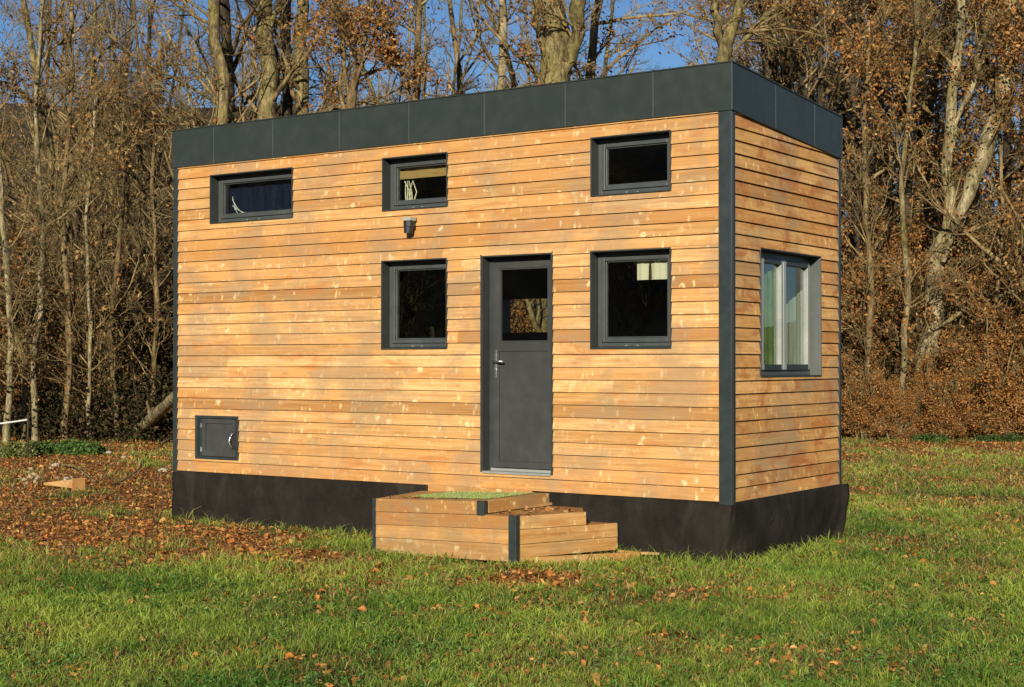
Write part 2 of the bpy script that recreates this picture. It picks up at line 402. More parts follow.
def simple_trunk(h,r,rng,lean=.10,fork=0):
    n=9; z=np.linspace(-.15,h,n); w=np.cumsum(rng.normal(size=(n,2))*.075*h/8,axis=0); w[0]=0; l=rng.normal(size=2)*lean
    base=np.stack([w[:,0]+l[0]*z,w[:,1]+l[1]*z,z,r*(1-.75*z/h)],1); out=[base]
    for q in range(fork):
        i=rng.integers(2,5); p=base[i,:3]; a=rng.uniform(0,6.28); m=7; zz=np.linspace(0,h-p[2],m); sp=rng.uniform(.18,.4)
        out.append(np.stack([p[0]+math.cos(a)*zz*sp*(1-.04*zz),p[1]+math.sin(a)*zz*sp*(1-.04*zz),p[2]+zz*.95,base[i,3]*.75*(1-.75*np.linspace(0,1,m))],1))
    return out
def shrub_trunks(h,r,rng,num,spread=.35):
    out=[]
    for q in range(num):
        a=rng.uniform(0,6.28); m=7; z=np.linspace(-.05,h*rng.uniform(.55,1),m); s=rng.uniform(.05,spread); b=rng.uniform(0,.35)
        cx,cy=math.cos(a),math.sin(a); j=np.cumsum(rng.normal(size=(m,2))*.05,axis=0)
        out.append(np.stack([cx*(b+z*s)+j[:,0],cy*(b+z*s)+j[:,1],z,r*rng.uniform(.6,1.2)*(1-.7*np.linspace(0,1,m))],1))
    return out
def place(meshes,name,label,cat,x,y,rz=0,sc=1,group=None,z=None):
    t=thing(name,label,cat,(x,y,float(ground_z(x,y)) if z is None else z),rz,group); t.scale=(sc,sc,sc)
    for nm,me in meshes: newobj(nm,me,t)
    return t
def copy_thing(src,label,x,y,rz,sc,group):
    r=src.copy(); COL.objects.link(r); r.location=(x,y,float(ground_z(x,y))); r.rotation_euler=(0,0,rz); r.scale=(sc,sc,sc)
    r['label']=label; r['group']=group
    for ch in src.children:
        c=ch.copy(); COL.objects.link(c); c.parent=r
    return r

# ------------------------------------------------------------------ camera, light, world
cd=bpy.data.cameras.new('camera'); cam=bpy.data.objects.new('camera',cd); COL.objects.link(cam)
cam.matrix_world=Matrix(((RT[0],UP[0],-FW[0],CAM[0]),(RT[1],UP[1],-FW[1],CAM[1]),(RT[2],UP[2],-FW[2],CAM[2]),(0,0,0,1)))
cd.sensor_width=36; cd.lens=36*FPX/1024; cd.clip_end=5000; cd.clip_start=.1; scene.camera=cam
SUN_EL=R(18.5); SUN_AZ=math.atan2(.42,-.906)  # clockwise from +Y
sd=Vector((math.sin(SUN_AZ)*math.cos(SUN_EL),math.cos(SUN_AZ)*math.cos(SUN_EL),math.sin(SUN_EL)))
sl=bpy.data.lights.new('sun','SUN'); so=bpy.data.objects.new('sun',sl); COL.objects.link(so)
so.rotation_euler=sd.to_track_quat('Z','Y').to_euler(); sl.energy=6.0; sl.angle=R(.55); sl.color=(1,.91,.76)
w=bpy.data.worlds.new('World'); scene.world=w; w.use_nodes=True; nt=w.node_tree; nt.nodes.clear()
sky=nt.nodes.new('ShaderNodeTexSky'); sky.sky_type='NISHITA'; sky.sun_disc=False; sky.sun_elevation=SUN_EL; sky.sun_rotation=SUN_AZ; sky.air_density=1.0; sky.dust_density=.1; sky.ozone_density=6
bg=nt.nodes.new('ShaderNodeBackground'); bg.inputs[1].default_value=.092; ow=nt.nodes.new('ShaderNodeOutputWorld')
nt.links.new(sky.outputs[0],bg.inputs[0]); nt.links.new(bg.outputs[0],ow.inputs[0])
scene.view_settings.view_transform='Standard'; scene.view_settings.look='None'; scene.view_settings.exposure=0
scene.render.resolution_x=1024; scene.render.resolution_y=687
scene.cycles.max_bounces=5; scene.cycles.transparent_max_bounces=8; scene.cycles.diffuse_bounces=2

# ------------------------------------------------------------------ GROUND
def build_ground():
    def line(c,near,step,far):
        a=np.arange(-near,near+step/2,step); g=[near]; 
        while g[-1]<far: g.append(g[-1]+max(step,(g[-1]-near)*.22+step))
        g=np.array(g[1:]); return np.r_[c-g[::-1],c+a,c+g]
    X=line(-4,19,.16,2500); Y=line(4,19,.16,2500)
    gx,gy=np.meshgrid(X,Y,indexing='ij'); z=ground_z(gx,gy)
    s,l=depth_lat(gx,gy)
    V=np.stack([gx,gy,z],-1).reshape(-1,3); nx,ny=len(X),len(Y)
    i=np.arange(nx*ny).reshape(nx,ny); F=np.stack([i[:-1,:-1],i[1:,:-1],i[1:,1:],i[:-1,1:]],-1).reshape(-1,4)
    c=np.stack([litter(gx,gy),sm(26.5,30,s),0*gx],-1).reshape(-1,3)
    o=newobj('ground',np_mesh('ground',V,F,col=c,mat=M['ground'],smooth=True)); o['kind']='structure'
build_ground()

HOUSE=(-7.06,0.06,-0.06,2.58)
def free(x,y):
    a=(x>HOUSE[0])&(x<HOUSE[1])&(y>HOUSE[2])&(y<HOUSE[3])
    b=(x>-3.24)&(x<-1.05)&(y>-1.08)&(y<.1)&(x<-1.54+.42*(y+1.1))
    return ~(a|b)
def scatter(fn,s0,s1,rng,pad=1.0):
    """points over the lawn the photograph covers (and a margin); fn(s)=density per m2"""
    ss=np.linspace(s0,s1,80); wd=2*(.36*ss+pad); dn=fn(ss)*wd; tot=np.trapezoid(dn,ss) if hasattr(np,'trapezoid') else np.trapz(dn,ss)
    cdf=np.r_[0,np.cumsum((dn[1:]+dn[:-1])/2)]; cdf/=cdf[-1]; n=int(tot)
    s=np.interp(rng.random(n),cdf,ss); l=rng.uniform(-1,1,n)*(.36*s+pad)
    return C2[0]+F2[0]*s+R2[0]*l, C2[1]+F2[1]*s+R2[1]*l, s
def build_grass():
    rng=np.random.default_rng(3)
    x,y,s=scatter(lambda s:6200*(8/np.maximum(s,7))**1.35,5.5,29,rng)
    L=litter(x,y); clump=fbm(x*7,y*7,2)
    keep=(rng.random(len(x))<np.clip(1.08-L*1.15,.04,1)*(.25+1.3*clump))&free(x,y)
    x,y,s,L=x[keep],y[keep],s[keep],L[keep]; n=len(x); z=ground_z(x,y)
    big=fbm(x*.8+40,y*.8,3); tuft=fbm(x*2.6+11,y*2.6,2)
    fine=vnoise(x*11,y*11); h=(.016+.060*rng.random(n)**1.8)*(.35+.8*tuft+.7*fine)*(1+.2*(s>12)); wdt=.0019*np.maximum(1,s/8.5)*rng.uniform(.7,1.5,n)
    dd=np.maximum(np.maximum(HOUSE[0]-x,x-HOUSE[1]),np.maximum(HOUSE[2]-y,y-HOUSE[3])); h=h*(1+.7*np.exp(-np.maximum(dd,0)/.12))
    a=rng.uniform(0,6.283,n); lean=rng.uniform(.2,1.7,n)*h; b=rng.uniform(0,6.283,n)
    dx=np.cos(a)*wdt; dy=np.sin(a)*wdt; lx=np.cos(b)*lean; ly=np.sin(b)*lean
    v0=np.stack([x-dx,y-dy,z-.004],1); v1=np.stack([x+dx,y+dy,z-.004],1)
    v2=np.stack([x+dx*.8+lx*.35,y+dy*.8+ly*.35,z+h*.62],1); v3=np.stack([x-dx*.8+lx*.35,y-dy*.8+ly*.35,z+h*.62],1)
    v4=np.stack([x+lx,y+ly,z+h*rng.uniform(.75,1,n)],1)
    V=np.stack([v0,v1,v2,v3,v4],1).reshape(-1,3); o=np.arange(n)*5
    F4=np.stack([o,o+1,o+2,o+3],1); F3=np.stack([o+3,o+2,o+4],1)
    g1=np.array([.085,.190,.020]); g2=np.array([.40,.49,.070]); dry=np.array([.46,.34,.14])
    t=np.clip(rng.random(n)*.6+big*1.9-.68+.25*sm(.2,.8,vnoise(x*3.1,y*3.1+9))-.12,0,1)[:,None]; c=g1*(1-t)+g2*t
    d=(rng.random(n)<(.05+.40*L+.16*sm(14,24,s)))[:,None]; c=np.where(d,dry*rng.uniform(.6,1.2,n)[:,None],c)*rng.uniform(.55,1.45,n)[:,None]
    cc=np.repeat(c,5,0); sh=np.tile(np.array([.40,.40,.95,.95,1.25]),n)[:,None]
    # longer tufts standing in clumps
    tx,ty,ts=scatter(lambda s:26*(9/np.maximum(s,9)),5.5,24,rng); kk=(fbm(tx*1.9+60,ty*1.9,3)>.50)&free(tx,ty)&(litter(tx,ty)<.6); tx,ty=tx[kk],ty[kk]; q=34
    x=np.repeat(tx,q)+rng.normal(size=len(tx)*q)*.028; y=np.repeat(ty,q)+rng.normal(size=len(tx)*q)*.028; n=len(x); z=ground_z(x,y); hs=np.repeat(rng.uniform(.5,1.1,len(tx)),q)
    h=hs*rng.uniform(.05,.125,n); w_=.0022*rng.uniform(.8,1.5,n); a=rng.uniform(0,6.283,n); bq=np.arctan2(y-np.repeat(ty,q),x-np.repeat(tx,q)); le=rng.uniform(.3,1.2,n)*h
    dx=np.cos(a)*w_; dy=np.sin(a)*w_; lx=np.cos(bq)*le; ly=np.sin(bq)*le
    V2=np.stack([np.stack([x-dx,y-dy,z-.004],1),np.stack([x+dx,y+dy,z-.004],1),np.stack([x+dx*.8+lx*.3,y+dy*.8+ly*.3,z+h*.65],1),np.stack([x-dx*.8+lx*.3,y-dy*.8+ly*.3,z+h*.65],1),np.stack([x+lx,y+ly,z+h*.9],1)],1).reshape(-1,3)
    o2=np.arange(n)*5+len(V); F4=np.concatenate([F4,np.stack([o2,o2+1,o2+2,o2+3],1)]); F3=np.concatenate([F3,np.stack([o2+3,o2+2,o2+4],1)]); V=np.concatenate([V,V2])
    c2=np.repeat(rng.uniform(0,1,len(tx)),q)[:,None]; c2=(g1*(1-c2)+g2*c2)*rng.uniform(.6,1.35,n)[:,None]
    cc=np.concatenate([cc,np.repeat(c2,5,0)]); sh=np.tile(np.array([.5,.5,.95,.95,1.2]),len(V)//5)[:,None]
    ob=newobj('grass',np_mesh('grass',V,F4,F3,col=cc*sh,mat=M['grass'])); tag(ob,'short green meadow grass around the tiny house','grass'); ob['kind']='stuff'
build_grass()
def build_leaves():
    rng=np.random.default_rng(4)
    x,y,s=scatter(lambda s:760*(9/np.maximum(s,9))**.7,5.5,31,rng)
    L=litter(x,y); cl=fbm(x*2.3+5,y*2.3,3)
    keep=(rng.random(len(x))<np.clip(L*1.0+.05*(cl>.5),0,1))&free(x,y); x,y,s=x[keep],y[keep],s[keep]
    z=ground_z(x,y)+rng.uniform(.004,.035,len(x))
    V,F,Cc=leaf_quads(np.stack([x,y,z],1),.042*np.clip(rng.lognormal(-.30,.40,len(x)),.35,1.5)[:,None],RUSSET*np.array([1.2,1.08,1.0]),rng,flat=.62,shade=(.35,1.5))
    ob=newobj('fallen_leaves',np_mesh('fallen_leaves',V,F,col=Cc,mat=M['leaf'])); tag(ob,'russet fallen leaves strewn over the meadow','fallen leaves'); ob['kind']='stuff'
build_leaves()
def build_clover():
    rng=np.random.default_rng(6)
    x,y,s=scatter(lambda s:260*(9/np.maximum(s,9))**1.2,5.5,20,rng)
    m=fbm(x*1.3+77,y*1.3,3); keep=(rng.random(len(x))<sm(.42,.62,m)*(1-litter(x,y)))&free(x,y); x,y,s=x[keep],y[keep],s[keep]
    q=3; X=np.repeat(x,q)+rng.normal(size=len(x)*q)*.012; Y=np.repeat(y,q)+rng.normal(size=len(x)*q)*.012; Z=ground_z(X,Y)+rng.uniform(.012,.045,len(X))
    V,F,Cc=leaf_quads(np.stack([X,Y,Z],1),.024,np.array([(.12,.26,.045),(.17,.34,.07),(.09,.20,.045)]),rng,flat=.75)
    ob=newobj('clover',np_mesh('clover',V,F,col=Cc,mat=M['grass'])); tag(ob,'low clover and broad leaved weeds in the grass','clover'); ob['kind']='stuff'
build_clover()
# ------------------------------------------------------------------ TINY HOUSE
PITCH=.1186; LEN=6.99; WID=2.455; HF=3.465; HR=3.313
OPEN={'door':(-2.68,-1.86,.165,2.278),'w1':(-6.43,-5.18,2.79,3.338),'w2':(-3.94,-3.10,2.79,3.338),'w3':(-1.43,-.58,2.785,3.338),
      'w4':(-3.95,-3.105,1.37,2.28),'w5':(-1.435,-.58,1.36,2.275),'hatch':(-6.65,-5.98,.152,.64)}
SIDE={'s1':(.57,1.97,1.10,2.285)}
BACK={'b1':(-4.10,-3.10,1.53,2.02)}
def subtract(rects,h):
    out=[]
    for (a,b,c,d) in rects:
        x0,x1,z0,z1=max(a,h[0]),min(b,h[1]),max(c,h[2]),min(d,h[3])
        if x0>=x1 or z0>=z1: out.append((a,b,c,d)); continue
        if c<z0: out.append((a,b,c,z0))
        if z1<d: out.append((a,b,z1,d))
        if a<x0: out.append((a,x0,z0,z1))
        if x1<b: out.append((x1,b,z0,z1))
    return out
def siding(name,mp,u0,u1,roof,holes,mat,parent,rng,joints=2):
    mb=MB(); i=0
    while i*PITCH<HF:
        z0=i*PITCH; z1=z0+PITCH; cuts=[u0]+sorted(rng.uniform(u0+.5,u1-.5) for _ in range(rng.choice([0,1,joints]) if joints else 0))+[u1]
        jit=rng.uniform(-.0022,.0022)
        for a,b in zip(cuts,cuts[1:]):
            col=(min(1,max(0,rng.gauss(.5,.25))),rng.random(),rng.random()); jo=rng.uniform(-.0015,.0015)
            rects=[(a,b,z0,z1)]
            for h in holes: rects=subtract(rects,h)
            for (p,q,c,d) in rects:
                if q-p<.004: continue
                ns=max(1,int((q-p)/.25)) if abs(roof(u0)-roof(u1))>.01 and d>min(roof(u0),roof(u1))-.01 else 1
                for s in range(ns):
                    ua=p+(q-p)*s/ns; ub=p+(q-p)*(s+1)/ns
                    if s==ns-1 and ub==b and b<u1: ub-=.0015
                    ta=min(d,roof(ua)); tb=min(d,roof(ub))
                    lo=c+(.007+jit if c==z0 else 0)
                    if ta<=lo+.002 and tb<=lo+.002: continue
                    ta=max(ta,lo+.001); tb=max(tb,lo+.001)
                    of=lambda z:.024-.019*(z-z0)/PITCH+jo
                    P=[mp(ua,-.012,lo),mp(ub,-.012,lo),mp(ub,of(lo),lo),mp(ua,of(lo),lo),mp(ua,-.012,ta),mp(ub,-.012,tb),mp(ub,of(tb),tb),mp(ua,of(ta),ta)]
                    mb.hexa(P,col)
        i+=1
    return mb.build(name,mat,parent)
ROOT=(-3.5,1.25,-.55)
house=thing('tiny_house','two-storey tiny house clad in orange larch boards with anthracite fascia and black skirt','house',ROOT)
rg=random.Random(21)
roofF=lambda u:HF; roofS=lambda u:HF-(HF-HR)*u/WID; roofB=lambda u:HR
mF=lambda u,o,z:(u,-o,z); mS=lambda u,o,z:(o,u,z); mB_=lambda u,o,z:(u,WID+o,z); mL=lambda u,o,z:(-LEN-o,u,z)
siding('front_siding',mF,-LEN+.045,-.10,roofF,list(OPEN.values()),M['wood'],house,rg)
siding('side_siding',mS,.055,WID-.03,roofS,list(SIDE.values()),M['wood_side'],house,rg,1)
siding('rear_siding',mB_,-LEN+.03,-.03,roofB,list(BACK.values()),M['wood_side'],house,rg)
siding('end_siding',mL,.03,WID-.03,roofS,[],M['wood_side'],house,rg,1)
mb=MB()
for key,u0,u1,top,holes,f in (('F',-LEN+.0,0,HF,OPEN.values(),lambda a,b,c,d:(a,b,.014,.15,c,d)),('B',-LEN,0,HR,BACK.values(),lambda a,b,c,d:(a,b,WID-.15,WID-.014,c,d))):
    rects=[(u0+.014,u1-.014,0.0,top)]
    for h in holes: rects=subtract(rects,(h[0],h[1],h[2],h[3]))
    for r_ in rects: mb.box(*f(*r_))
rects=[(.15,WID-.15,0,HR)]
for h in SIDE.values(): rects=subtract(rects,h)
for (a,b,c,d) in rects: mb.box(-.15,-.014,a,b,c,d)
mb.box(-LEN+.014,-LEN+.15,.15,WID-.15,0,HR)
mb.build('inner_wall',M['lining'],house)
mb=MB(); mb.box(-LEN+.02,-.02,.02,WID-.02,-.10,-.005); mb.box(-LEN+.15,-.15,.15,WID-.15,-.004,.14); mb.build('floor',paint('floor boards',(.42,.29,.16),.5,.3),house)
for bx_ in ((-LEN+.15,-4.5,.15,WID-.15,2.44,2.52),(-2.2,-.15,.6,WID-.15,2.44,2.52)):
    mb=MB(); mb.box(*bx_); mb.build('loft_floor',M['dark_int'],house)
mb=MB(); a,b=-LEN-.02,.02
mb.hexa([(a,-.02,HF+.003),(b,-.02,HF+.003),(b,WID+.02,HR+.003),(a,WID+.02,HR+.003),(a,-.02,HF+.36),(b,-.02,HF+.36),(b,WID+.02,HR+.36),(a,WID+.02,HR+.36)])
mb.build('roof',M['trim'],house)
# kitchen run and partition seen dimly through the panes
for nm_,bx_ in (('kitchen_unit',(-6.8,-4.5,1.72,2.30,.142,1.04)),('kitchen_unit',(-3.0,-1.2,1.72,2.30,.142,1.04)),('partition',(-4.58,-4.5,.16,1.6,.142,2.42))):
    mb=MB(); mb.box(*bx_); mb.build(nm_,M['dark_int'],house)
# fascia panels
FH=.413; FB=-.006; o0,o1=.026,.036
xs=[-LEN-.036,-6.36,-5.46,-4.51,-3.58,-2.64,-1.70,-.755,.036]
for i,(a,b) in enumerate(zip(xs,xs[1:])):
    mb=MB(); mb.box(a+(.003 if i else 0),b-(.003 if i<7 else 0),-o1,-o0+.01,HF+FB,HF+FH,(1,1,1)); mb.build('fascia_panel',M['fascia'],house,bevel=.0015)
ys=[-.023,.88,1.79,WID+.036]
def zr(y): return HF-(HF-HR)*y/WID
for sx in (1,-1):
    for i,(a,b) in enumerate(zip(ys,ys[1:])):
        a2=a+(.003 if i else 0); b2=b-(.003 if i<2 else 0)
        x0,x1=(o0-.01,o1) if sx>0 else (-LEN-o1,-LEN-o0+.01)
        mb=MB(); mb.hexa([(x0,a2,zr(a2)+FB),(x1,a2,zr(a2)+FB),(x1,b2,zr(b2)+FB),(x0,b2,zr(b2)+FB),(x0,a2,zr(a2)+FH),(x1,a2,zr(a2)+FH),(x1,b2,zr(b2)+FH),(x0,b2,zr(b2)+FH)])
        mb.build('fascia_panel',M['fascia'],house,bevel=.0015)
JG=paint('joint grey',(.11,.125,.12),.35,.5)   # pale joints behind the panel gaps and the folded corner
for bx_ in [(x-.002,x+.002,-o1+.0015,-o0,HF+.003,HF+FH-.004) for x in xs[1:-1]]+[(o0,o1-.0015,y-.0025,y+.0025,zr(y)+.003,zr(y)+FH-.004) for y in ys[1:-1]]+[(o1-.001,o1+.004,-o1-.004,-o1+.001,HF+FB,HF+FH+.002)]:
    mb=MB(); mb.box(*bx_); mb.build('panel_joint',JG,house)
mb=MB(); mb.box(-LEN-.04,.04,WID+.022,WID+.036,HR+FB,HR+FH); mb.build('rear_fascia',M['fascia'],house)
mb=MB() # roof edge capping
mb.box(-LEN-.045,.045,-.045,.03,HF+FH+.001,HF+FH+.012)
mb.hexa([(-.03,.031,zr(.03)+FH+.001),(.045,.031,zr(.03)+FH+.001),(.045,WID+.04,zr(WID)+FH+.001),(-.03,WID+.04,zr(WID)+FH+.001),(-.03,.031,zr(.03)+FH+.012),(.045,.031,zr(.03)+FH+.012),(.045,WID+.04,zr(WID)+FH+.012),(-.03,WID+.04,zr(WID)+FH+.012)])
mb.build('roof_edge',M['fascia'],house)
# corner trims
def trim(boxes):
    mb=MB()
    for b in boxes: mb.box(*b)
    mb.build('corner_trim',M['trim'],house,bevel=.003)
trim([(-.105,.024,-.024,-.002,-.02,HF-.008),(.003,.024,-.0015,.052,-.02,HF-.012)])
trim([(-LEN-.024,-LEN+.045,-.024,-.002,-.02,HF-.008),(-LEN-.024,-LEN-.003,-.0015,.03,-.02,HF-.012)])
trim([(.002,.024,WID-.03,WID+.024,-.02,HR-.012),(-.03,.0015,WID+.002,WID+.024,-.02,HR-.012)])
trim([(-LEN-.024,-LEN-.002,WID-.03,WID+.024,-.02,HR-.012),(-LEN-.0015,-LEN+.03,WID+.002,WID+.024,-.02,HR-.012)])

# windows ------------------------------------------------------------
def casing_boxes(u0,u1,z0,z1,d,t=.012,out=.026):
    return [(u0,u0+t,-out,d,z0,z1),(u1-t,u1,-out,d,z0,z1),(u0+t+.0005,u1-t-.0005,-out+.001,d,z1-t,z1),(u0+t+.0005,u1-t-.0005,-out-.004,d,z0,z0+t)]
def ring(mb,u0,u1,z0,z1,wl,wr,wb,wt,y0,y1,tr=lambda b:b):
    mb.box(*tr((u0,u0+wl,y0,y1,z0,z1))); mb.box(*tr((u1-wr,u1,y0,y1,z0,z1)))
    mb.box(*tr((u0+wl,u1-wr,y0+.0005,y1,z0,z0+wb))); mb.box(*tr((u0+wl,u1-wr,y0+.0005,y1,z1-wt,z1)))
def front_window(name,key,label):
    u0,u1,z0,z1=OPEN[key]; d=.15
    mb=MB()
    for b in casing_boxes(u0,u1,z0,z1,d): mb.box(*b)
    # sloped sill nose
    mb.hexa([(u0+.013,.0,z0+.0125),(u1-.013,.0,z0+.0125),(u1-.013,d-.02,z0+.0125),(u0+.013,d-.02,z0+.0125),(u0+.013,.0,z0+.014),(u1-.013,.0,z0+.014),(u1-.013,d-.02,z0+.030),(u0+.013,d-.02,z0+.030)])
    wroot=mb.build(name,M['reveal'],house,label,bevel=.0015)
    mb=MB(); ring(mb,u0+.0125,u1-.0125,z0+.013,z1-.0125,.042,.042,.045,.040,.098,.149); mb.build('frame',M['sash'],wroot,bevel=.004)
    mb=MB(); ring(mb,u0+.058,u1-.058,z0+.062,z1-.056,.036,.036,.040,.036,.082,.138); ring(mb,u0+.0945,u1-.0945,z0+.1025,z1-.0925,.012,.012,.012,.012,.100,.13)
    mb.build('sash',M['sash'],wroot,bevel=.005)
    mb=MB(); mb.box(u0+.10,u1-.10,.118,.122,z0+.108,z1-.098); mb.build('pane',M['glass'],wroot)
    for q in (.36,.5):
        mb=MB(); mb.box(u0+(u1-u0)*q,u0+(u1-u0)*q+.025,.0965,.099,z0+.024+.006,z0+.024+.012); mb.build('drain_cap',M['alu'],wroot)
    return wroot
front_window('window','w1','upper left wide window with a navy sky-reflection sheet behind the glass')
front_window('window','w2','small upper window with a rolled bamboo blind')
front_window('window','w3','upper right window with dark glass')
front_window('window','w4','lower window left of the door')
front_window('window','w5','lower window right of the door with a cream cloth inside')
# side window: two leaves, sunlit bar faces painted in as a pale sash colour
u0,u1,z0,z1=SIDE['s1']; d=.13
T=lambda b:(-b[3],-b[2],b[0],b[1],b[4],b[5])
mb=MB()
for b in casing_boxes(u0,u1,z0,z1,d)[:1]+casing_boxes(u0,u1,z0,z1,d)[2:]: mb.box(*T(b))
sw=mb.build('window',M['reveal'],house,'two-leaf side window with bars painted pale for sunlight and curtains',bevel=.0015)
mb=MB(); mb.box(*T(casing_boxes(u0,u1,z0,z1,d)[1])); mb.build('pale_reveal',M['casing_pale'],sw)
mb=MB(); ring(mb,u0+.013,u1-.013,z0+.013,z1-.013,.05,.045,.05,.05,.09,.129,T); mb.build('frame',M['sash'],sw,bevel=.003)
cm=1.285
for (a,b,wl,wr) in ((u0+.065,cm-.004,.21,.055),(cm+.004,u1-.06,.055,.055)):
    mb=MB(); ring(mb,a,b,z0+.065,z1-.065,wl,wr,.05,.05,.070,.125,T); so_=mb.build('sash',M['alu'],sw,bevel=.004)
    for z_ in (z0+.064,z1-.116):
        mb=MB(); mb.box(*T((a+wl+.0008,b-wr-.0008,.067,.0698,z_,z_+.052))); mb.build('rail',M['trim'],so_)
    mb=MB(); mb.box(*T((a+wl-.01,b-wr+.01,.108,.112,z0+.105,z1-.105))); mb.build('pane',M['glass'],so_)
mb=MB(); mb.box(*T((cm-.0035,cm+.0035,.075,.128,z0+.066,z1-.066))); mb.build('mullion',M['trim'],sw)
# rear window
u0,u1,z0,z1=BACK['b1']; mb=MB(); ring(mb,u0,u1,z0,z1,.05,.05,.05,.05,WID-.149,WID+.02); bw=mb.build('window',M['trim'],house,'small rear window seen through the glazed door')
mb=MB(); mb.box(u0+.045,u1-.045,WID-.08,WID-.076,z0+.045,z1-.045); mb.build('pane',M['glass'],bw)

# door ----------------------------------------------------------------
u0,u1,z0,z1=OPEN['door']; d=.15
mb=MB()
for b in casing_boxes(u0,u1,z0,z1,d)[:3]: mb.box(*b)
mb.box(u0-.014,u0-.0005,-.026,.01,z0,z1+.012); mb.box(u1+.0005,u1+.008,-.026,.01,z0,z1+.012)
ring(mb,u0+.0125,u1-.0125,z0+.001,z1-.0125,.05,.045,.001,.045,.098,.149)
df=mb.build('door_frame',M['reveal'],house,bevel=.002)
mb=MB(); mb.box(u0+.014,u1-.013,-.035,.149,z0-.012,z0+.010); mb.box(u0+.05,u1-.03,.06,.095,z0+.0105,z0+.036); mb.build('threshold',M['alu'],house,bevel=.003)
a,b,c,e=u0+.066,u1-.060,z0+.042,z1-.060; gy0,gy1=.088,.14
mb=MB(); gl0,gl1,gz0,gz1=a+.068,b-.062,1.44,e-.07
ring(mb,a,b,c,e,.062,.056,.062,.064,gy0,gy1); mb.box(a+.062,b-.056,gy0+.0008,gy1,1.345,1.435)      # lock rail
mb.box(a+.062,b-.056,gy0+.012,gy1-.006,c+.062,1.345)                                                     # lower panel
ring(mb,a+.062,b-.056,1.4352,e-.064,.012,.012,.012,.012,gy0+.008,gy1-.004)
dr=mb.build('door',M['door'],house,bevel=.003)
mb=MB(); mb.box(a+.068,b-.062,.112,.117,1.442,e-.07); mb.build('pane',M['glass'],dr)
mb=MB(); hx=a+.030
mb.box(hx-.014,hx+.014,gy0-.007,gy0-.0005,1.08,1.36); mb.build('lock_plate',M['steel'],dr,bevel=.002)
mb=MB(); mb.tube([(hx,gy0-.008,1.245),(hx,gy0-.055,1.245)],.010,10); mb.tube([(hx-.004,gy0-.056,1.245),(hx+.05,gy0-.060,1.247),(hx+.125,gy0-.055,1.243)],[.011,.0095,.009],10); mb.build('handle',M['steel'],dr,smooth=True)
mb=MB(); mb.tube([(hx,gy0-.008,1.165),(hx,gy0-.018,1.165)],.010,12); mb.build('lock_cylinder',M['steel'],dr)
for z_ in (.45,1.15,1.95):
    mb=MB(); mb.tube([(b+.006,gy0-.006,z_),(b+.006,gy0-.006,z_+.09)],.008,8); mb.build('hinge',M['trim'],dr)

# service hatch ---------------------------------------------------------
u0,u1,z0,z1=OPEN['hatch']
mb=MB(); ring(mb,u0,u1,z0,z1,.05,.03,.03,.03,-.030,.06); mb.box(u0+.05,u1-.03,.04,.06,z0+.03,z1-.03)
mb.box(u0+.051,u0+.115,-.012,.0395,z0+.031,z1-.031); hf=mb.build('hatch',M['trim'],house,'anthracite service hatch low on the left of the front wall',bevel=.002)
a,b,c,e=u0+.118,u1-.034,z0+.036,z1-.036
mb=MB(); ring(mb,a,b,c,e,.055,.055,.062,.05,-.034,.02); mb.box(a+.055,b-.055,-.020,.015,c+.062,e-.05)
mb.hexa([(a+.085,-.0205,c+.09),(b-.085,-.0205,c+.09),(b-.085,-.019,c+.09),(a+.085,-.019,c+.09)]+[(a+.085,-.0205,e-.08),(b-.085,-.0205,e-.08),(b-.085,-.019,e-.08),(a+.085,-.019,e-.08)])
hd=mb.build('hatch_door',M['door'],hf,bevel=.004)
for z_ in (c+.05,e-.10):
    mb=MB(); mb.box(a-.012,a+.004,-.042,-.0345,z_,z_+.05); mb.tube([(a-.004,-.045,z_),(a-.004,-.045,z_+.05)],.006,8); mb.build('hinge',M['steel'],hf)
mb=MB(); hx=b-.03; zc=(c+e)/2-.035
mb.tube([(hx+.012,-.036,zc+.095),(hx,-.055,zc+.085),(hx-.018,-.072,zc+.045),(hx-.024,-.075,zc),(hx-.016,-.068,zc-.045),(hx-.004,-.04,zc-.075)],[.010,.010,.009,.009,.008,.009],10); mb.build('handle',M['steel'],hf,smooth=True)
mb=MB(); mb.box(hx-.014,hx+.022,-.037,-.0342,zc-.09,zc+.11); mb.build('keyhole_plate',M['black'],hf)

# wall lamp -----------------------------------------------------------
lx,lz=-3.535,2.69
mb=MB(); mb.box(lx-.03,lx+.045,-.045,-.016,lz-.035,lz+.012); mb.tube([(lx-.055,-.06,lz-.005),(lx-.012,-.085,lz-.03)],[.022,.018],10); wl=mb.build('wall_lamp',M['black'],house,'small black downlight under the small upper window',bevel=.003)
mb=MB(); mb.tube([(lx+.006,-.095,lz-.03),(lx+.006,-.095,lz-.085),(lx+.004,-.10,lz-.09),(lx+.002,-.102,lz-.150)],[.056,.056,.048,.044],18); mb.build('lamp_head',M['black'],wl,smooth=False)
mb=MB(); mb.box(lx-.035,lx+.062,-.15,-.045,lz-.028,lz+.010); mb.build('lamp_cap',paint('lamp cap pale',(.38,.38,.34),.5),wl,bevel=.006)

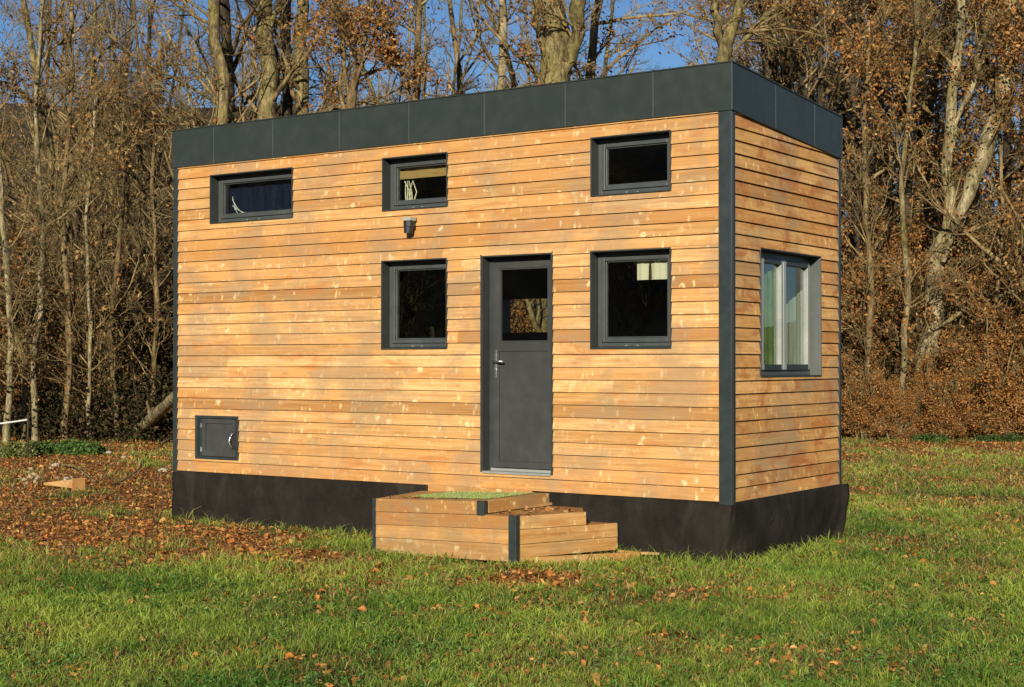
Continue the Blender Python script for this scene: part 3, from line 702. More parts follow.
# skirt -------------------------------------------------------------------
def skirt():
    path=[]
    for t in np.linspace(-LEN-.03,-.02,150): path.append((t,0,0,-1))
    for q in (.2,.5,.8):
        an=q*math.pi/2; path.append((.012,.0,math.sin(an),-math.cos(an)))
    for t in np.linspace(.03,WID+.09,60): path.append((.02,t,1,0))
    nz=16; V=[]
    n=len(path)
    for i,(x,y,nx,ny) in enumerate(path):
        u=x if ny<-.5 else 3+y
        for j in range(nz):
            s=j/(nz-1); wav=fbm(u*1.7+3,s*1.2+2,3)-.5; fold=fbm(u*4+9+s*1.5,s*1.6,3)-.5
            side=nx>.5
            o=.004+.035*s**.7+ (.24*wav+.09*fold)*s**.8+(.03 if side else 0.0)*math.sin(s*3.1)
            if side: o-=.03*s
            cr=math.exp(-((x+.02)**2+y*y)/.05)
            o+=.07*s*cr
            if side: o-=.05*s*cr
            if y>WID: o+=.02
            px=x+nx*o; py=y+ny*o
            px-=.16*s*cr
            if side: px-=.035*s*(1-cr)
            bot=-.60+.06*(vnoise(u*1.9,2.3)-.5)
            ztop=.004
            z=ztop+(bot-ztop)*s
            if side and y>WID-.15: # flap hanging free at the far end
                k_=(y-(WID-.15))/.3; py-=s*s*.22*k_; px+=.03*k_
            V.append((px,py,z))
    i=np.arange(n*nz).reshape(n,nz); F=np.stack([i[:-1,:-1],i[:-1,1:],i[1:,1:],i[1:,:-1]],-1).reshape(-1,4)
    o=newobj('skirt',np_mesh('skirt',V,F,mat=M['skirt'],smooth=True),house)
    m=o.modifiers.new('s','SOLIDIFY'); m.thickness=.006
    mb=MB(); mb.box(-LEN,-LEN+.01,.0,WID,-.62,-.02); mb.box(-LEN,0,WID-.01,WID,-.62,-.02); mb.build('rear_skirt',M['skirt'],house)
skirt()
for ch in house.children: ch.location=(-ROOT[0],-ROOT[1],-ROOT[2])

# things behind the panes -----------------------------------------------
def hanging(name,label,cat,x0,x1,y,z0,z1,mat,amp=.012,freq=30,axis='x',poly=None):
    n=60;V=[];F=[]
    for i in range(n):
        u=x0+(x1-x0)*i/(n-1); w_=amp*math.sin(freq*u)+amp*.5*math.sin(freq*2.3*u+1)
        a,b=(z0,z1) if poly is None else poly(u)
        for zz in (a,b): V.append((u,y+w_,zz) if axis=='x' else (y+w_,u,zz))
    for i in range(n-1): F.append((2*i,2*i+2,2*i+3,2*i+1))
    cx=sum(v[0] for v in V)/len(V); cy=sum(v[1] for v in V)/len(V); cz=min(v[2] for v in V)
    me=np_mesh(name,np.array(V)-np.array([cx,cy,cz]),np.array(F),mat=mat,smooth=True); o=newobj(name,me); o.location=(cx,cy,cz); tag(o,label,cat); return o
hanging('curtain','navy sky-reflection sheet behind the wide upper left window','curtain',-6.33,-5.2,.20,2.80,3.33,M['navy'],.006)  # dark blue sheet stands in for sky reflected in this pane
cream=hanging('curtain','short cream cloth inside the window right of the door','curtain',-1.035,-.70,.160,2.0,2.205,M['cream'],.004,40)
hanging('curtain','green printed curtain in the left leaf of the side window','curtain',.85,1.30,-.150,1.12,2.1,M['greencloth'],.006,28,'y',lambda u:(1.14,1.98+.22*(u-.85)/.5))
hanging('curtain','pale curtain in the right leaf of the side window','curtain',1.32,1.93,-.150,1.12,2.2,M['palecloth'],.006,30,'y',lambda u:(1.14,1.72+.40*(u-1.32)))
hanging('blind','rolled woven bamboo blind in the small upper window','blind',-3.90,-3.12,.165,3.13,3.235,M['bamboo'],.003,20)
mb=MB(); rr=random.Random(3)
for q in range(6):
    x=-.02+.02*q; mb.tube([(x,0,0),(x+rr.uniform(-.03,.03),0.01,.1),(x+rr.uniform(-.07,.05),.0,.22)],[.007,.006,.004],5)
o=mb.build('dried_sticks',M['cream']); o.location=(-3.76,.175,2.89); tag(o,'pale dried sticks on the sill of the small upper window','ornament')
mb=MB()
for q,(w_,h_) in enumerate(((.10,.20),(.20,.17),(.26,.10))):
    mb.tube([(w_*t*1.0,0,h_*(1-t)**1.8) for t in np.linspace(0,1,9)],.0035,4)
mb.tube([(.05+.02*math.cos(t),0,.07+.02*math.sin(t)) for t in np.linspace(0,6.3,12)],.003,4)
o=mb.build('string_ornament',M['white']); o.location=(-6.25,.150,2.90); tag(o,'white string ornament in the corner of the wide upper left window','ornament')
mb=MB(); mb.tube([(0,0,0),(0,0,.12),(.004,0,.2)],[.016,.012,.003],8); o=mb.build('curtain_cord',M['dark_int']); o.parent=cream; o.location=(-.89-cream.location[0],.148-cream.location[1],2.01-cream.location[2])

# ------------------------------------------------------------------ WOODEN STEPS
P0=np.array([-1.545,-1.10]); P1=np.array([-1.115,-.07]); dB=(P1-P0)/np.linalg.norm(P1-P0)
st=thing('wooden_steps','low wooden entrance steps with dark corner posts below the door','steps',(-2.3,-.6,-.55))
FLx=-3.19; FLy=-1.055
def zt(x,base): return base-.055*max(0,(-1.55-x))/1.64 if True else base
def front_pt(x): t=(x-FLx)/(P0[0]-FLx); return np.array([x,FLy+(P0[1]-FLy)*t])
def board(mb,a,b,za0,za1,zb0,zb1,th,rng):
    a=np.array(a);b=np.array(b); t=(b-a)/np.linalg.norm(b-a); nrm=np.array([t[1],-t[0]])
    c=(min(1,max(0,rng.gauss(.45,.3))),rng.random(),rng.random()); o=rng.uniform(-.002,.002)
    p=[(a-nrm*th),(b-nrm*th),(b+nrm*(o+.006)),(a+nrm*(o+.006))]; q=[(a-nrm*th),(b-nrm*th),(b+nrm*o),(a+nrm*o)]
    mb.hexa([(p[0][0],p[0][1],za0),(p[1][0],p[1][1],zb0),(p[2][0],p[2][1],zb0),(p[3][0],p[3][1],za0),(q[0][0],q[0][1],za1),(q[1][0],q[1][1],zb1),(q[2][0],q[2][1],zb1),(q[3][0],q[3][1],za1)],c)
ZL=[-.045,-.168,-.288,-.408,-.56]; ZR=[-.002,-.115,-.235,-.365,-.52]
L4x=-1.90
mb=MB(); rs=random.Random(5)
fl=front_pt(FLx)+np.array([.03,0]); 
f4=front_pt(L4x)
r4=(L4x-FLx)/(P0[0]-FLx)
board(mb,fl,f4-np.array([.07,0]),ZL[1]+.003,ZL[0],(ZL[1]*(1-r4)+ZR[1]*r4)+.003,-.006,.02,rs)
for i in (1,2,3): board(mb,fl,P0-np.array([.07,.0]),ZL[i+1]+.003,ZL[i]-.002,ZR[i+1]+.003,ZR[i]-.002,.02,rs)
mb.build('front_boards',M['wood_step'],st)
mb=MB()
pA=P0+dB*.055
e3=P0+dB*.76; e1=P0+dB*1.12; e0=P0+dB*1.55
board(mb,pA,e3,-.235+.003,-.118,-.235+.003,-.118,.02,rs)
board(mb,pA,P1,-.365+.003,-.238,-.365+.003,-.238,.02,rs)
board(mb,pA,P1,-.485+.003,-.368,-.485+.003,-.368,.02,rs)
board(mb,pA,np.array([-.86,.0])-dB*0-np.array([.0,.10]),-.60,-.482,-.60,-.482,.02,rs)
# top step side board towards the wall
board(mb,np.array([L4x+.012,-1.02]),np.array([L4x+.02,-.04]),-.112,-.008,-.112,-.006,.02,rs)
board(mb,np.array([L4x+.045,-.45]),np.array([L4x+.05,-.04]),-.1135,-.09,-.1135,-.09,.02,rs)
mb.build('side_boards',M['wood_step'],st)
mb=MB() # treads
def tread(plan,zs,rng):
    mb.prism(plan,[z_-.022 for z_ in zs],zs,(min(1,max(0,rng.gauss(.35,.2))),rng.random(),rng.random()))
tread([(FLx+.02,FLy+.0),(L4x-.0,-1.075),(L4x+.0,-.045),(-3.40,-.045)],[-.047,-.004,-.004,-.055],rs)
back=[(-3.2,-.055),(-1.95,-.055)]
tread([(L4x+.003,-1.08),(P0[0]-.01,-1.085),tuple(e3-np.array([.02,0])),(e3[0]-.25,-.045),(L4x+.003,-.045)],[-.122]*5,rs)
tread([(e3[0]-.24,-.05),tuple(e3+dB*.004),tuple(P1-np.array([.02,0]))],[-.243]*3,rs)
tread([tuple(P1+dB*.0),(-.86,-.10),(-.70,-.03),(-1.12,-.045)],[-.484]*4,rs)
mb.build('treads',M['wood_step'],st,bevel=.002)
mb=MB(); # back ledge board against the wall
mb.box(-3.30,-2.06,-.075,-.05,-.10,.012,(.3,.9,.4)); mb.build('back_ledge',M['wood_step'],st)
def post(x,y,z0,z1,wx=.075,wy=.05,rot=0):
    mb=MB(); mb.box(-wx,.004,-.010,.012,z0,z1); mb.box(-.014,.006,-.008,wy,z0,z1-.001); o=mb.build('corner_post',M['trim'],st,bevel=.002); o.location=(x,y,0); o.rotation_euler=(0,0,0)
    return o
post(P0[0]+.01,P0[1]-.005,-.60,-.108)
post(L4x+.012,f4[1]-.005,-.128,.002,.07)
mb=MB(); mb.box(FLx-.012,FLx+.03,FLy-.004,FLy+.02,-.62,-.046); mb.hexa([(FLx-.012,FLy+.0205,-.62),(FLx+.004,FLy+.0205,-.62),(FLx-.19,-.05,-.62),(FLx-.206,-.05,-.62),(FLx-.012,FLy+.0205,-.05),(FLx+.004,FLy+.0205,-.05),(FLx-.19,-.05,-.06),(FLx-.206,-.05,-.06)]); mb.build('end_panel',M['trim'],st)
for bx_ in ((e3[0]-.015,e3[0]+.0,e3[1]-.0,e3[1]+.02,-.235,-.125),(P1[0]-.015,P1[0]+.004,P1[1]+.001,P1[1]+.012,-.49,-.245)):  # thin dark strips stand in for the shadowed risers
    mb=MB(); mb.box(*bx_); mb.build('riser_shadow',M['trim'],st)
for ch in st.children: ch.location=(ch.location[0]+2.3,ch.location[1]+.6,ch.location[2]+.55)
# mat
def mat_grass():
    rng=np.random.default_rng(9); n=9000
    x=rng.uniform(-3.02,-1.99,n); y=rng.uniform(-.93,-.10,n); edge=fbm(x*5,y*5,2)*.12
    k_=(x>-3.0+edge)&(y>-.90+edge*.6)&(x<-2.0+.05*edge); x,y=x[k_],y[k_]; n=len(x); z=-.047+.043*(x-FLx)/1.29+.004
    h=rng.uniform(.003,.009,n); a=rng.uniform(0,6.28,n); b=rng.uniform(0,6.28,n); w_=.0035
    V=np.stack([np.stack([x-np.cos(a)*w_,y-np.sin(a)*w_,z],1),np.stack([x+np.cos(a)*w_,y+np.sin(a)*w_,z],1),np.stack([x+np.cos(b)*h*.6,y+np.sin(b)*h*.6,z+h],1)],1).reshape(-1,3)
    F=np.arange(n*3).reshape(-1,3); c=np.repeat(np.array([.42,.50,.17])*rng.uniform(.6,1.4,n)[:,None],3,0)
    b0=np.array([[-2.99,-.89,-.0365],[-2.0,-.90,-.0035],[-2.0,-.12,-.0035],[-2.99,-.11,-.0365]])+np.array([0,0,.001])
    V=np.concatenate([V,b0]); F4=np.array([[len(V)-4,len(V)-3,len(V)-2,len(V)-1]]); c=np.concatenate([c,np.tile([.34,.42,.14],(4,1))])
    org=np.array([-2.5,-.5,-.03]); o=newobj('doormat',np_mesh('doormat',V-org,F4,F,col=c,mat=M['grass'])); o.location=org; tag(o,'green artificial grass mat on the top step','doormat')
mat_grass()
rng=np.random.default_rng(12)
lx_=np.r_[rng.uniform(-3.05,-1.95,26),rng.uniform(-1.85,-1.5,34),rng.uniform(-1.85,-1.35,22)]; ly_=np.r_[rng.uniform(-1.0,-.9,26),rng.uniform(-1.0,-.2,34),rng.uniform(-.5,-.3,22)]
lz_=np.r_[np.full(26,-.022),np.full(56,-.112)]
V,F,Cc=leaf_quads(np.stack([lx_,ly_,lz_],1),.04,RUSSET,rng,flat=.7)
ob=newobj('fallen_leaves',np_mesh('fallen_leaves',V,F,col=Cc,mat=M['leaf'])); tag(ob,'dry leaves lying on the treads of the wooden steps','fallen leaves'); ob['kind']='stuff'
# ------------------------------------------------------------------ WOOD BEHIND THE HOUSE
def at(px,py,dep):
    return CAM+FW*dep+RT*((px-512)/FPX*dep)+UP*((343.5-py)/FPX*dep)
def key_tree(seed,stems,dep,name,label,cat='tree',group=None,**kw):
    """stems: list of [(column,row,width)...] measured on the photograph, stood at its real distance"""
    base=at(stems[0][0][0],343.5,dep); bx,by=float(base[0]),float(base[1]); bz=float(ground_z(bx,by))
    rng=np.random.default_rng(seed+500); tr=[]
    for q,s in enumerate(stems):
        pts=[]
        dd=0
        for j,(a,b,w_) in enumerate(s):
            p=at(a,b,dep)+np.array([FW[0],FW[1],0])*dd; dd+=rng.uniform(-.25,.25)
            pts.append([p[0]-bx,p[1]-by,p[2]-bz,w_/2/FPX*dep])
        if q==0: pts[0][2]=-.2
        else: pts[0][3]*=.3
        tr.append(np.array(pts))
    me=tree_meshes(seed,tr,**kw); return place(me,name,label,cat,bx,by,group=group,z=bz)
RTb=np.array([RT[0],RT[1],0])
key_tree(1,[[(221,440,17),(218,250,15),(217,100,14),(213,0,11),(208,-130,7)]],29,'tree','mossy trunk nearest the left end of the roof with long limbs sweeping left',bark_m='bark_moss',dens=1.5,bias=-RTb*.6+np.array([0,0,.25]),lf1=.46,ang1=.8,leaf=500,t0=.3,r2cap=.035)
key_tree(2,[[(229,440,13),(229,100,12),(227,0,11),(222,-120,7)]],31,'tree','dark slim trunk standing tight behind the leftmost mossy one',bark_m='bark_dark',dens=.8,twig_m='twig_dark')
key_tree(3,[[(268,440,21),(270,200,18),(271,100,17),(268,0,14),(262,-130,9)],[(269,40,9),(285,-20,7),(300,-110,5)]],30,'tree','stout greenish trunk above the wide upper left window',bark_m='bark_moss',dens=1.2)
key_tree(4,[[(291,440,12),(289,100,11),(287,0,10),(284,-110,6)]],33,'tree','dark trunk between the two stout mossy ones over the left roof',bark_m='bark_dark',dens=.8,twig_m='twig_dark')
key_tree(5,[[(308,440,17),(304,150,15),(302,60,14),(303,0,12),(300,-130,8)]],30.5,'tree','lichen covered trunk rightmost of the left cluster over the roof',bark_m='bark_moss',dens=1.2,leaf=900)
key_tree(6,[[(338,440,10),(350,110,9),(368,30,7),(380,-60,5)],[(350,115,6),(341,30,5),(330,-60,4)]],27.5,'tree','russet leaved tree crowding above the small upper window',bark_m='bark_tan',dens=1.5,leaf=4200,lsize=.06,t0=.25,up1=.02)
key_tree(7,[[(418,440,9),(415,120,8),(420,30,6),(425,-70,4)],[(417,125,5),(395,50,4),(380,-10,3)]],27,'tree','second russet leaved tree left of the thin upright trunk',bark_m='bark_tan',dens=1.3,leaf=3000,lsize=.06,t0=.25,up1=.02)
key_tree(8,[[(498,440,10),(500,90,9),(503,20,8),(508,-120,5)]],29,'tree','thin upright pale trunk midway along the roof',bark_m='bark_pale',dens=1.2,leaf=500)
key_tree(9,[[(472,440,8),(462,100,6),(455,40,5),(440,-80,3)]],30,'tree','spindly crooked tree left of the thin upright trunk',bark_m='bark_tan',dens=.8,leaf=400)
key_tree(10,[[(556,440,36),(558,100,31),(556,40,28),(550,-20,22),(540,-140,14)],[(560,95,18),(574,50,15),(580,0,13),(590,-110,8)],[(553,80,12),(540,40,10),(532,-60,7)]],28.5,'tree','thickest mossy trunk forking behind the middle of the roof',bark_m='bark_moss',dens=1.7,leaf=900)
key_tree(11,[[(584,440,14),(587,100,11),(592,40,9),(600,0,8),(612,-110,5)]],30,'tree','orange tinged trunk beside the thickest forked one',bark_m='bark_tan',dens=1.2,leaf=1600,bias=RTb*.3)
key_tree(12,[[(722,440,20),(722,60,16),(733,20,11),(742,-20,9),(752,-120,6)],[(722,65,11),(718,25,9),(712,-20,8),(706,-120,5)],[(724,62,7),(752,30,6),(790,-10,5),(820,-60,3)]],29,'tree','mossy tree forking low behind the right end of the roof',bark_m='bark_moss',dens=1.5,leaf=800)
key_tree(14,[[(922,440,24),(928,340,22),(943,262,18),(950,225,12),(950,120,11),(962,20,9),(970,-90,6)],[(943,262,14),(968,190,15),(996,110,18),(1010,20,19),(1018,-110,15)],[(950,140,8),(972,75,8),(984,30,7),(992,-60,5)],[(933,330,6),(962,312,5),(1000,296,4),(1035,280,3)]],29.2,'tree','massive pale blotched beech forking at mid height at the far right',bark_m='bark_pale',dens=2.2,leaf=4500,t0=.2,r2cap=.03,lf1=.30)
key_tree(15,[[(1046,440,18),(1040,200,15),(1035,60,13),(1040,-90,9)]],28.5,'tree','shaded trunk at the right edge behind the leaning beech',bark_m='bark_dark',dens=1.2,leaf=2500)
for q,(s,d_,lab,bm) in enumerate((
  ([(6,440,7),(14,330,6),(8,240,5),(4,120,4),(-6,-40,3)],27.4,'pale crooked sapling at the left edge of the photo','bark_pale'),
  ([(36,440,7),(33,350,6),(42,250,6),(36,130,5),(44,-30,3)],27.6,'pale straight sapling second from the left edge','bark_pale'),
  ([(24,440,6),(20,360,6),(-4,300,5),(-30,220,4)],27.8,'sapling leaning left across its neighbours','bark_moss'),
  ([(66,440,6),(70,330,6),(62,200,5),(72,80,4),(70,-40,3)],28,'slender tan sapling behind the green bush','bark_tan'),
  ([(88,440,4),(92,330,4),(84,220,3),(96,90,3)],28.3,'whip thin sapling halfway to the house','bark_pale'),
  ([(118,440,5),(112,330,5),(124,200,4),(118,60,3)],28.6,'thin grey sapling left of the fallen log','bark_tan'),
  ([(150,440,5),(156,300,4),(150,180,4),(160,40,3)],29,'thin sapling close to the left house corner','bark_tan'),
  ([(862,440,6),(868,300,6),(862,150,5),(870,20,4)],28.6,'slender sapling just right of the house','bark_tan'),
  ([(897,440,7),(905,300,6),(900,180,5),(915,40,4),(920,-60,3)],28.8,'tall thin tree between house and pale birch','bark_moss'),
  ([(985,440,5),(990,330,4),(1000,220,4),(990,80,3)],29.2,'thin tree standing right of the leaning beech foot','bark_tan'))):
    key_tree(40+q,[s],d_,'sapling',lab,'sapling',bark_m=bm,dens=1.0,leaf=(500 if s[0][0]<200 else 1800),lf1=.30,n1=26,r2cap=.016,pal=OCHRE if s[0][0]<200 else RUSSET,bias=(-RTb*.15))

# prototypes for the depth of the wood
rg2=np.random.default_rng(77)
talls=[]
for q in range(6):
    tr=simple_trunk(rg2.uniform(12,15),rg2.uniform(.08,.15),rg2,fork=[1,2,2,0,1,2][q])
    talls.append(tree_meshes(100+q,tr,dens=1.55,leaf=[300,1200,2800,500,1800,5500][q],bark_m=['bark_moss','bark_dark','bark_dark','bark_tan','bark_tan','bark_dark'][q],twig_m=['twig','twig','twig_dark','twig','twig','twig'][q],t0=.06,lf1=.36,pal=RUSSET,lsize=.058))
shr=[]
for q in range(6):
    tr=shrub_trunks([4.5,5.5,3.6,5.0,3.2,6.0][q],.03,rg2,[11,10,13,10,14,9][q],.30)
    shr.append(tree_meshes(200+q,tr,dens=3.2,leaf=[2200,500,8500,1800,11500,6500][q],bark_m='bark_tan' if q%2 else 'bark_moss',twig_m=['twig_dark','twig_dark','twig','twig','twig','twig_dark'][q],t0=.05,lf1=.40,n1=9,lsize=.065,pal=OCHRE if q in (0,3) else RUSSET,tmin=.0035,up1=.06))
GT='bare trees in the depth of the wood'; LT='bare slender tree in the thick of the wood behind the house'
GR='thorny undergrowth shrubs'; LR='tangled bare shrub in the undergrowth left of the house'
GS='russet leaved beech shrubs'; LS='russet leaved beech shrub in the hedge right of the house'
first={}
def put(kind,q,px,dep,sc,label,group,name,cat):
    lat=(px-512)/FPX*dep; x,y=xy(lat,dep); rz=float(rg2.uniform(0,6.28)); key=(kind,q)
    if key not in first:
        t=place((talls if kind=='t' else shr)[q],name,label,cat,x,y,rz,sc,group); first[key]=t; return t
    t=copy_thing(first[key],label,x,y,rz,sc,group); t.name=name; t['category']=cat; return t
# mid and deep trees
for i in range(64):
    dep=float(rg2.uniform(32,58)); px=float(rg2.uniform(-110,1140))
    q=int(rg2.choice([0,1,2,3,4,5],p=[.2,.2,.15,.2,.15,.1]))
    if 330<px<700 and dep<38: q=int(rg2.choice([0,3]))
    if 600<px<700 and dep<46: continue
    if px<320: q=int(rg2.choice([0,3,4,1]))
    if px<210 and rg2.random()<.35: continue
    if px>800 and dep<36: dep+=5
    if 380<px<740 and rg2.random()<.45: continue
    if 380<px<740: q=int(rg2.choice([0,3]))
    put('t',q,px,dep,float(rg2.uniform(.75,1.1)),LT,GT,'tree','tree')
for i in range(22):
    dep=float(rg2.uniform(29,48)); px=float(rg2.uniform(-420,-100) if i%2 else rg2.uniform(1130,1400))
    put('t',int(rg2.choice([0,1,3,4])),px,dep,float(rg2.uniform(.75,1.1)),LT,GT,'tree','tree')
for i in range(16):
    dep=float(rg2.uniform(28.6,36)); px=float(rg2.uniform(-420,-90)); put('s',int(rg2.choice([0,1,3])),px,dep,float(rg2.uniform(.7,1.0)),LR,GR,'shrub','shrub')
for i in range(12):
    dep=float(rg2.uniform(28.6,34)); px=float(rg2.uniform(1100,1380)); put('s',int(rg2.choice([2,4,5])),px,dep,float(rg2.uniform(.6,1.1)),LS,GS,'shrub','shrub')
# left undergrowth: bare tangle with ochre leaves
for i in range(38):
    dep=float(rg2.uniform(28.4,38)); px=float(rg2.uniform(-90,215)); q=int(rg2.choice([0,1,3,5,2],p=[.34,.30,.26,.10,.0]))
    put('s',q,px,dep,float(rg2.uniform(.55,.95)),LR,GR,'shrub','shrub')
# right hedge: dense russet leaves down to the grass
for i in range(44):
    dep=float(rg2.uniform(28.3,35)); px=float(rg2.uniform(815,1100)); q=int(rg2.choice([2,4,5,0],p=[.32,.28,.2,.2]))
    low=dep<30
    if 895<px<975 and not low: dep+=3
    put('s',q,px,dep,float(rg2.uniform(.45,.8) if low else rg2.uniform(.8,1.25)),LS,GS,'shrub','shrub')
for i in range(24):
    dep=float(rg2.uniform(28.2,29.2)); px=float(rg2.uniform(835,1060)); put('s',int(rg2.choice([2,4])),px,dep,float(rg2.uniform(.30,.52)),'low orange leaved beech scrub along the meadow edge at the right','low orange scrub at the meadow edge','shrub','shrub')
# behind the house (glimpsed over the roof and through the rear window)
GM='shrubs behind the house'; LM='leafy brown shrub hidden mostly behind the house'
for i in range(22):
    dep=float(rg2.uniform(28,38)); px=float(rg2.uniform(215,815)); put('s',int(rg2.choice([0,2,3,4])),px,dep,float(rg2.uniform(.6,1.0)),LM,GM,'shrub','shrub')
# taller russet crowns filling the right side above the hedge
for px,dep,sc in ((850,32,1.0),(885,33.5,1.05),(800,34,1.0),(915,34,.95),(965,33.5,1.0),(1000,33,1.0),(1030,34,1.05),(770,37,1.05),(830,31,.85),(1060,31,.9)):
    put('t',5,px,dep,sc,'brown leaved tree rising above the hedge right of the house','brown leaved trees above the hedge','tree','tree')

# green bushes, and dark thickets added for the wood's shade
def bush(px,dep,rx,h,num,size,label,pal=GREEN,seed=1,name='bush'):
    rng=np.random.default_rng(seed); lat=(px-512)/FPX*dep; x,y=xy(lat,dep)
    c=rng.normal(size=(num,3)); c=unit(c)*(rng.random((num,1))**.45); cl=fbm(c[:,0]*3+seed,c[:,1]*3+c[:,2]*2,2)
    c=c*np.array([rx,rx*.8,h])*(.55+.75*cl[:,None]); c[:,2]=np.abs(c[:,2])
    V,F,Cc=leaf_quads(c,size,pal,rng,shade=(.6,1.5))
    t=thing(name,label,'bush',(x,y,float(ground_z(x,y)))); newobj('foliage',np_mesh('foliage',V,F,col=Cc,mat=M['ivy']),t)
    st_=np.stack([np.array([[0,0,0],[a*.3,b*.3,h*.5],[a*.8,b*.8,h*.9]]) for a,b in rng.uniform(-rx,rx,(9,2))*.8]); Vb,Fb=tubes(st_,np.full((9,3),.012),4)
    newobj('stems',np_mesh('stems',Vb,Fb,mat=M['twig_dark']),t)
DK=np.array([(.04,.042,.015),(.055,.040,.018),(.028,.026,.012),(.09,.055,.024)])  # near-black leaf tones put the wood's deep shade into the thickets
YG=np.array([(.07,.13,.03),(.10,.17,.04),(.05,.09,.02)])
bush(78,25.6,.55,.22,2600,.06,'low green bramble bush at the wood edge left of the house',YG,3)
bush(18,25.0,.45,.24,2600,.05,'yellowish green weeds tuft near the left edge','' or np.array([(.14,.17,.05),(.10,.13,.03),(.2,.2,.07)]),4)
bush(45,25.6,.6,.22,2600,.05,'straggling green weeds between the two bushes',YG,8)
bush(140,28.9,2.0,1.6,2600,.07,'dark thicket added as wood shade behind the fallen log',DK,5)
bush(90,28.8,2.2,1.4,2400,.07,'dark thicket added as wood shade behind the thin saplings',DK,6)
bush(190,29.0,1.7,1.8,2600,.07,'dark thicket added as wood shade beside the left house corner',DK,7)
bush(930,28.2,.4,.16,1800,.05,'low green weeds at the foot of the right hedge',YG*.8,9)
bush(30,28.9,2.4,1.4,2400,.07,'dark thicket added as wood shade behind the pale saplings at the left edge',DK,16)
bush(120,32,3.2,4.6,8000,.08,'tall ivy clad thicket added as dark shade deep in the wood left of the house',DK,17)
bush(880,30.5,2.2,2.6,15000,.07,'dark thicket added as wood shade right of the house',DK,18)
bush(990,31,2.4,2.2,15000,.07,'dark thicket added as wood shade behind the beech foot',DK,19)
bush(1000,28.2,.5,.18,1800,.05,'green weeds under the right hedge near the stump',YG*.7,10)

GF='trees across the meadow, behind the photographer'
for (x,y,s) in ((-20,-33,.9),(-25,-38,1.0),(-15,-39,1.0),(-29,-31,.9),(-33,-36,1.0),(-12,-45,1.0),(-22,-46,1.0),(-37,-30,1.0),(-8,-50,1.0),(-30,-45,1.0),(-18,-52,1.0),(-41,-37,1.0)):
    copy_thing(first[('t',int(rg2.choice([0,1,2,3])))],'bare tree across the meadow reflected in the panes',x,y,float(rg2.uniform(0,6)),s,GF)
# fallen log, stump, branches, debris
def loc(px,py,dz=0):
    """point of the ground seen at a place of the photograph"""
    d=FW+RT*((px-512)/FPX)+UP*((343.5-py)/FPX); t=20.
    for _ in range(40):
        p=CAM+d*t; e=p[2]-float(ground_z(p[0],p[1])); t+=e/max(.02,-d[2])*.8
    p=CAM+d*t; return p
def log_mesh(pts,r,name,m,k=12,seed=0):
    rng=np.random.default_rng(seed); P=resample(np.c_[np.array(pts),np.array(r)],16)[None]
    V,F=tubes(P[:,:,:3],P[:,:,3]*rng.uniform(.88,1.1,(1,16)),k); return np_mesh(name,V,F,mat=M[m],smooth=True)
a=loc(133,436); t=thing('fallen_log','slanting fallen log propped at the wood edge beside the left house corner','log',tuple(a))
b=at(172,400,26)-a
newobj('log',log_mesh([(-.1,-.05,-.1),b*.5,b*1.0,b*1.5],[.12,.11,.10,.09],'log','bark_pale',seed=1),t)
newobj('branch_stub',log_mesh([b*.5,b*.5+np.array([.1,-.2,.35])],[.05,.02],'branch_stub','bark_pale',8,2),t)
a=loc(1012,421); t=thing('tree_stump','grey weathered stump at the right edge under the hedge','stump',tuple(a))
newobj('stump',log_mesh([(0,0,-.2),(0,0,.25),(.05,0,.62)],[.42,.36,.30],'stump','bark_pale',14,3),t); 
newobj('root',log_mesh([(-.1,-.1,.1),(-.5,-.35,.05),(-.9,-.5,0)],[.18,.12,.05],'root','bark_pale',8,4),t)
ST=paint('rubble stone',(.38,.32,.19),.85,.2,dirt=.2,bump=.3); STW=paint('white rubble',(.48,.44,.35),.8,.2); STR=paint('pinkish rubble',(.40,.24,.18),.85,.2)
rk=random.Random(8)
def stone(px,py,size,m,label,grp=None):
    p=loc(px,py); rng=np.random.default_rng(int(px*7+py)); import bmesh
    bm=bmesh.new(); bmesh.ops.create_icosphere(bm,subdivisions=2,radius=1)
    s=rng.uniform(.65,1.2,3)*size; 
    for v in bm.verts:
        f=1+.5*(mnoise.noise(v.co*1.6+Vector((px,py,0)))); v.co=Vector((v.co.x*s[0]*f,v.co.y*s[1]*f,v.co.z*s[2]*.75*f))
    me=bpy.data.meshes.new('stone'); bm.to_mesh(me); bm.free(); me.materials.append(m)
    o=newobj('stone',me); o.location=(p[0],p[1],p[2]+size*.35); tag(o,label,'stone',grp)
GRU='rubble pieces heaped left of the house'
for (px,py,sz) in ((28,474,.055),(30,478,.05),(24,481,.045),(34,476,.05),(38,479,.04),(31,470,.05),(20,479,.035),(36,483,.035),(27,484,.03)):
    stone(px,py,sz,ST,'lumpy yellowish rubble stone in the heap left of the house',GRU)
stone(55,466,.05,STW,'bright white stone at the top right of the rubble heap'); stone(51,469,.035,STW,'small white stone beside the bright one')
stone(58,479,.045,STR,'pinkish stone between the heap and the plank'); stone(66,480,.04,STW,'pale flat stone above the plank')
stone(163,472,.065,STW,'flat white stone near the left house corner'); stone(109,454,.06,STW,'pale stone in the leaf litter before the wood'); stone(124,459,.055,ST,'pale stone right of another in the leaf litter')
stone(905,639,.028,paint('orange leaf stone',(.50,.24,.12),.8),'small orange stone in the grass at the lower right')
a=loc(45,486); b=loc(78,491); a=np.array(a);b=np.array(b); dv=b-a
mb=MB(); Lh=float(np.linalg.norm(dv[:2])); 
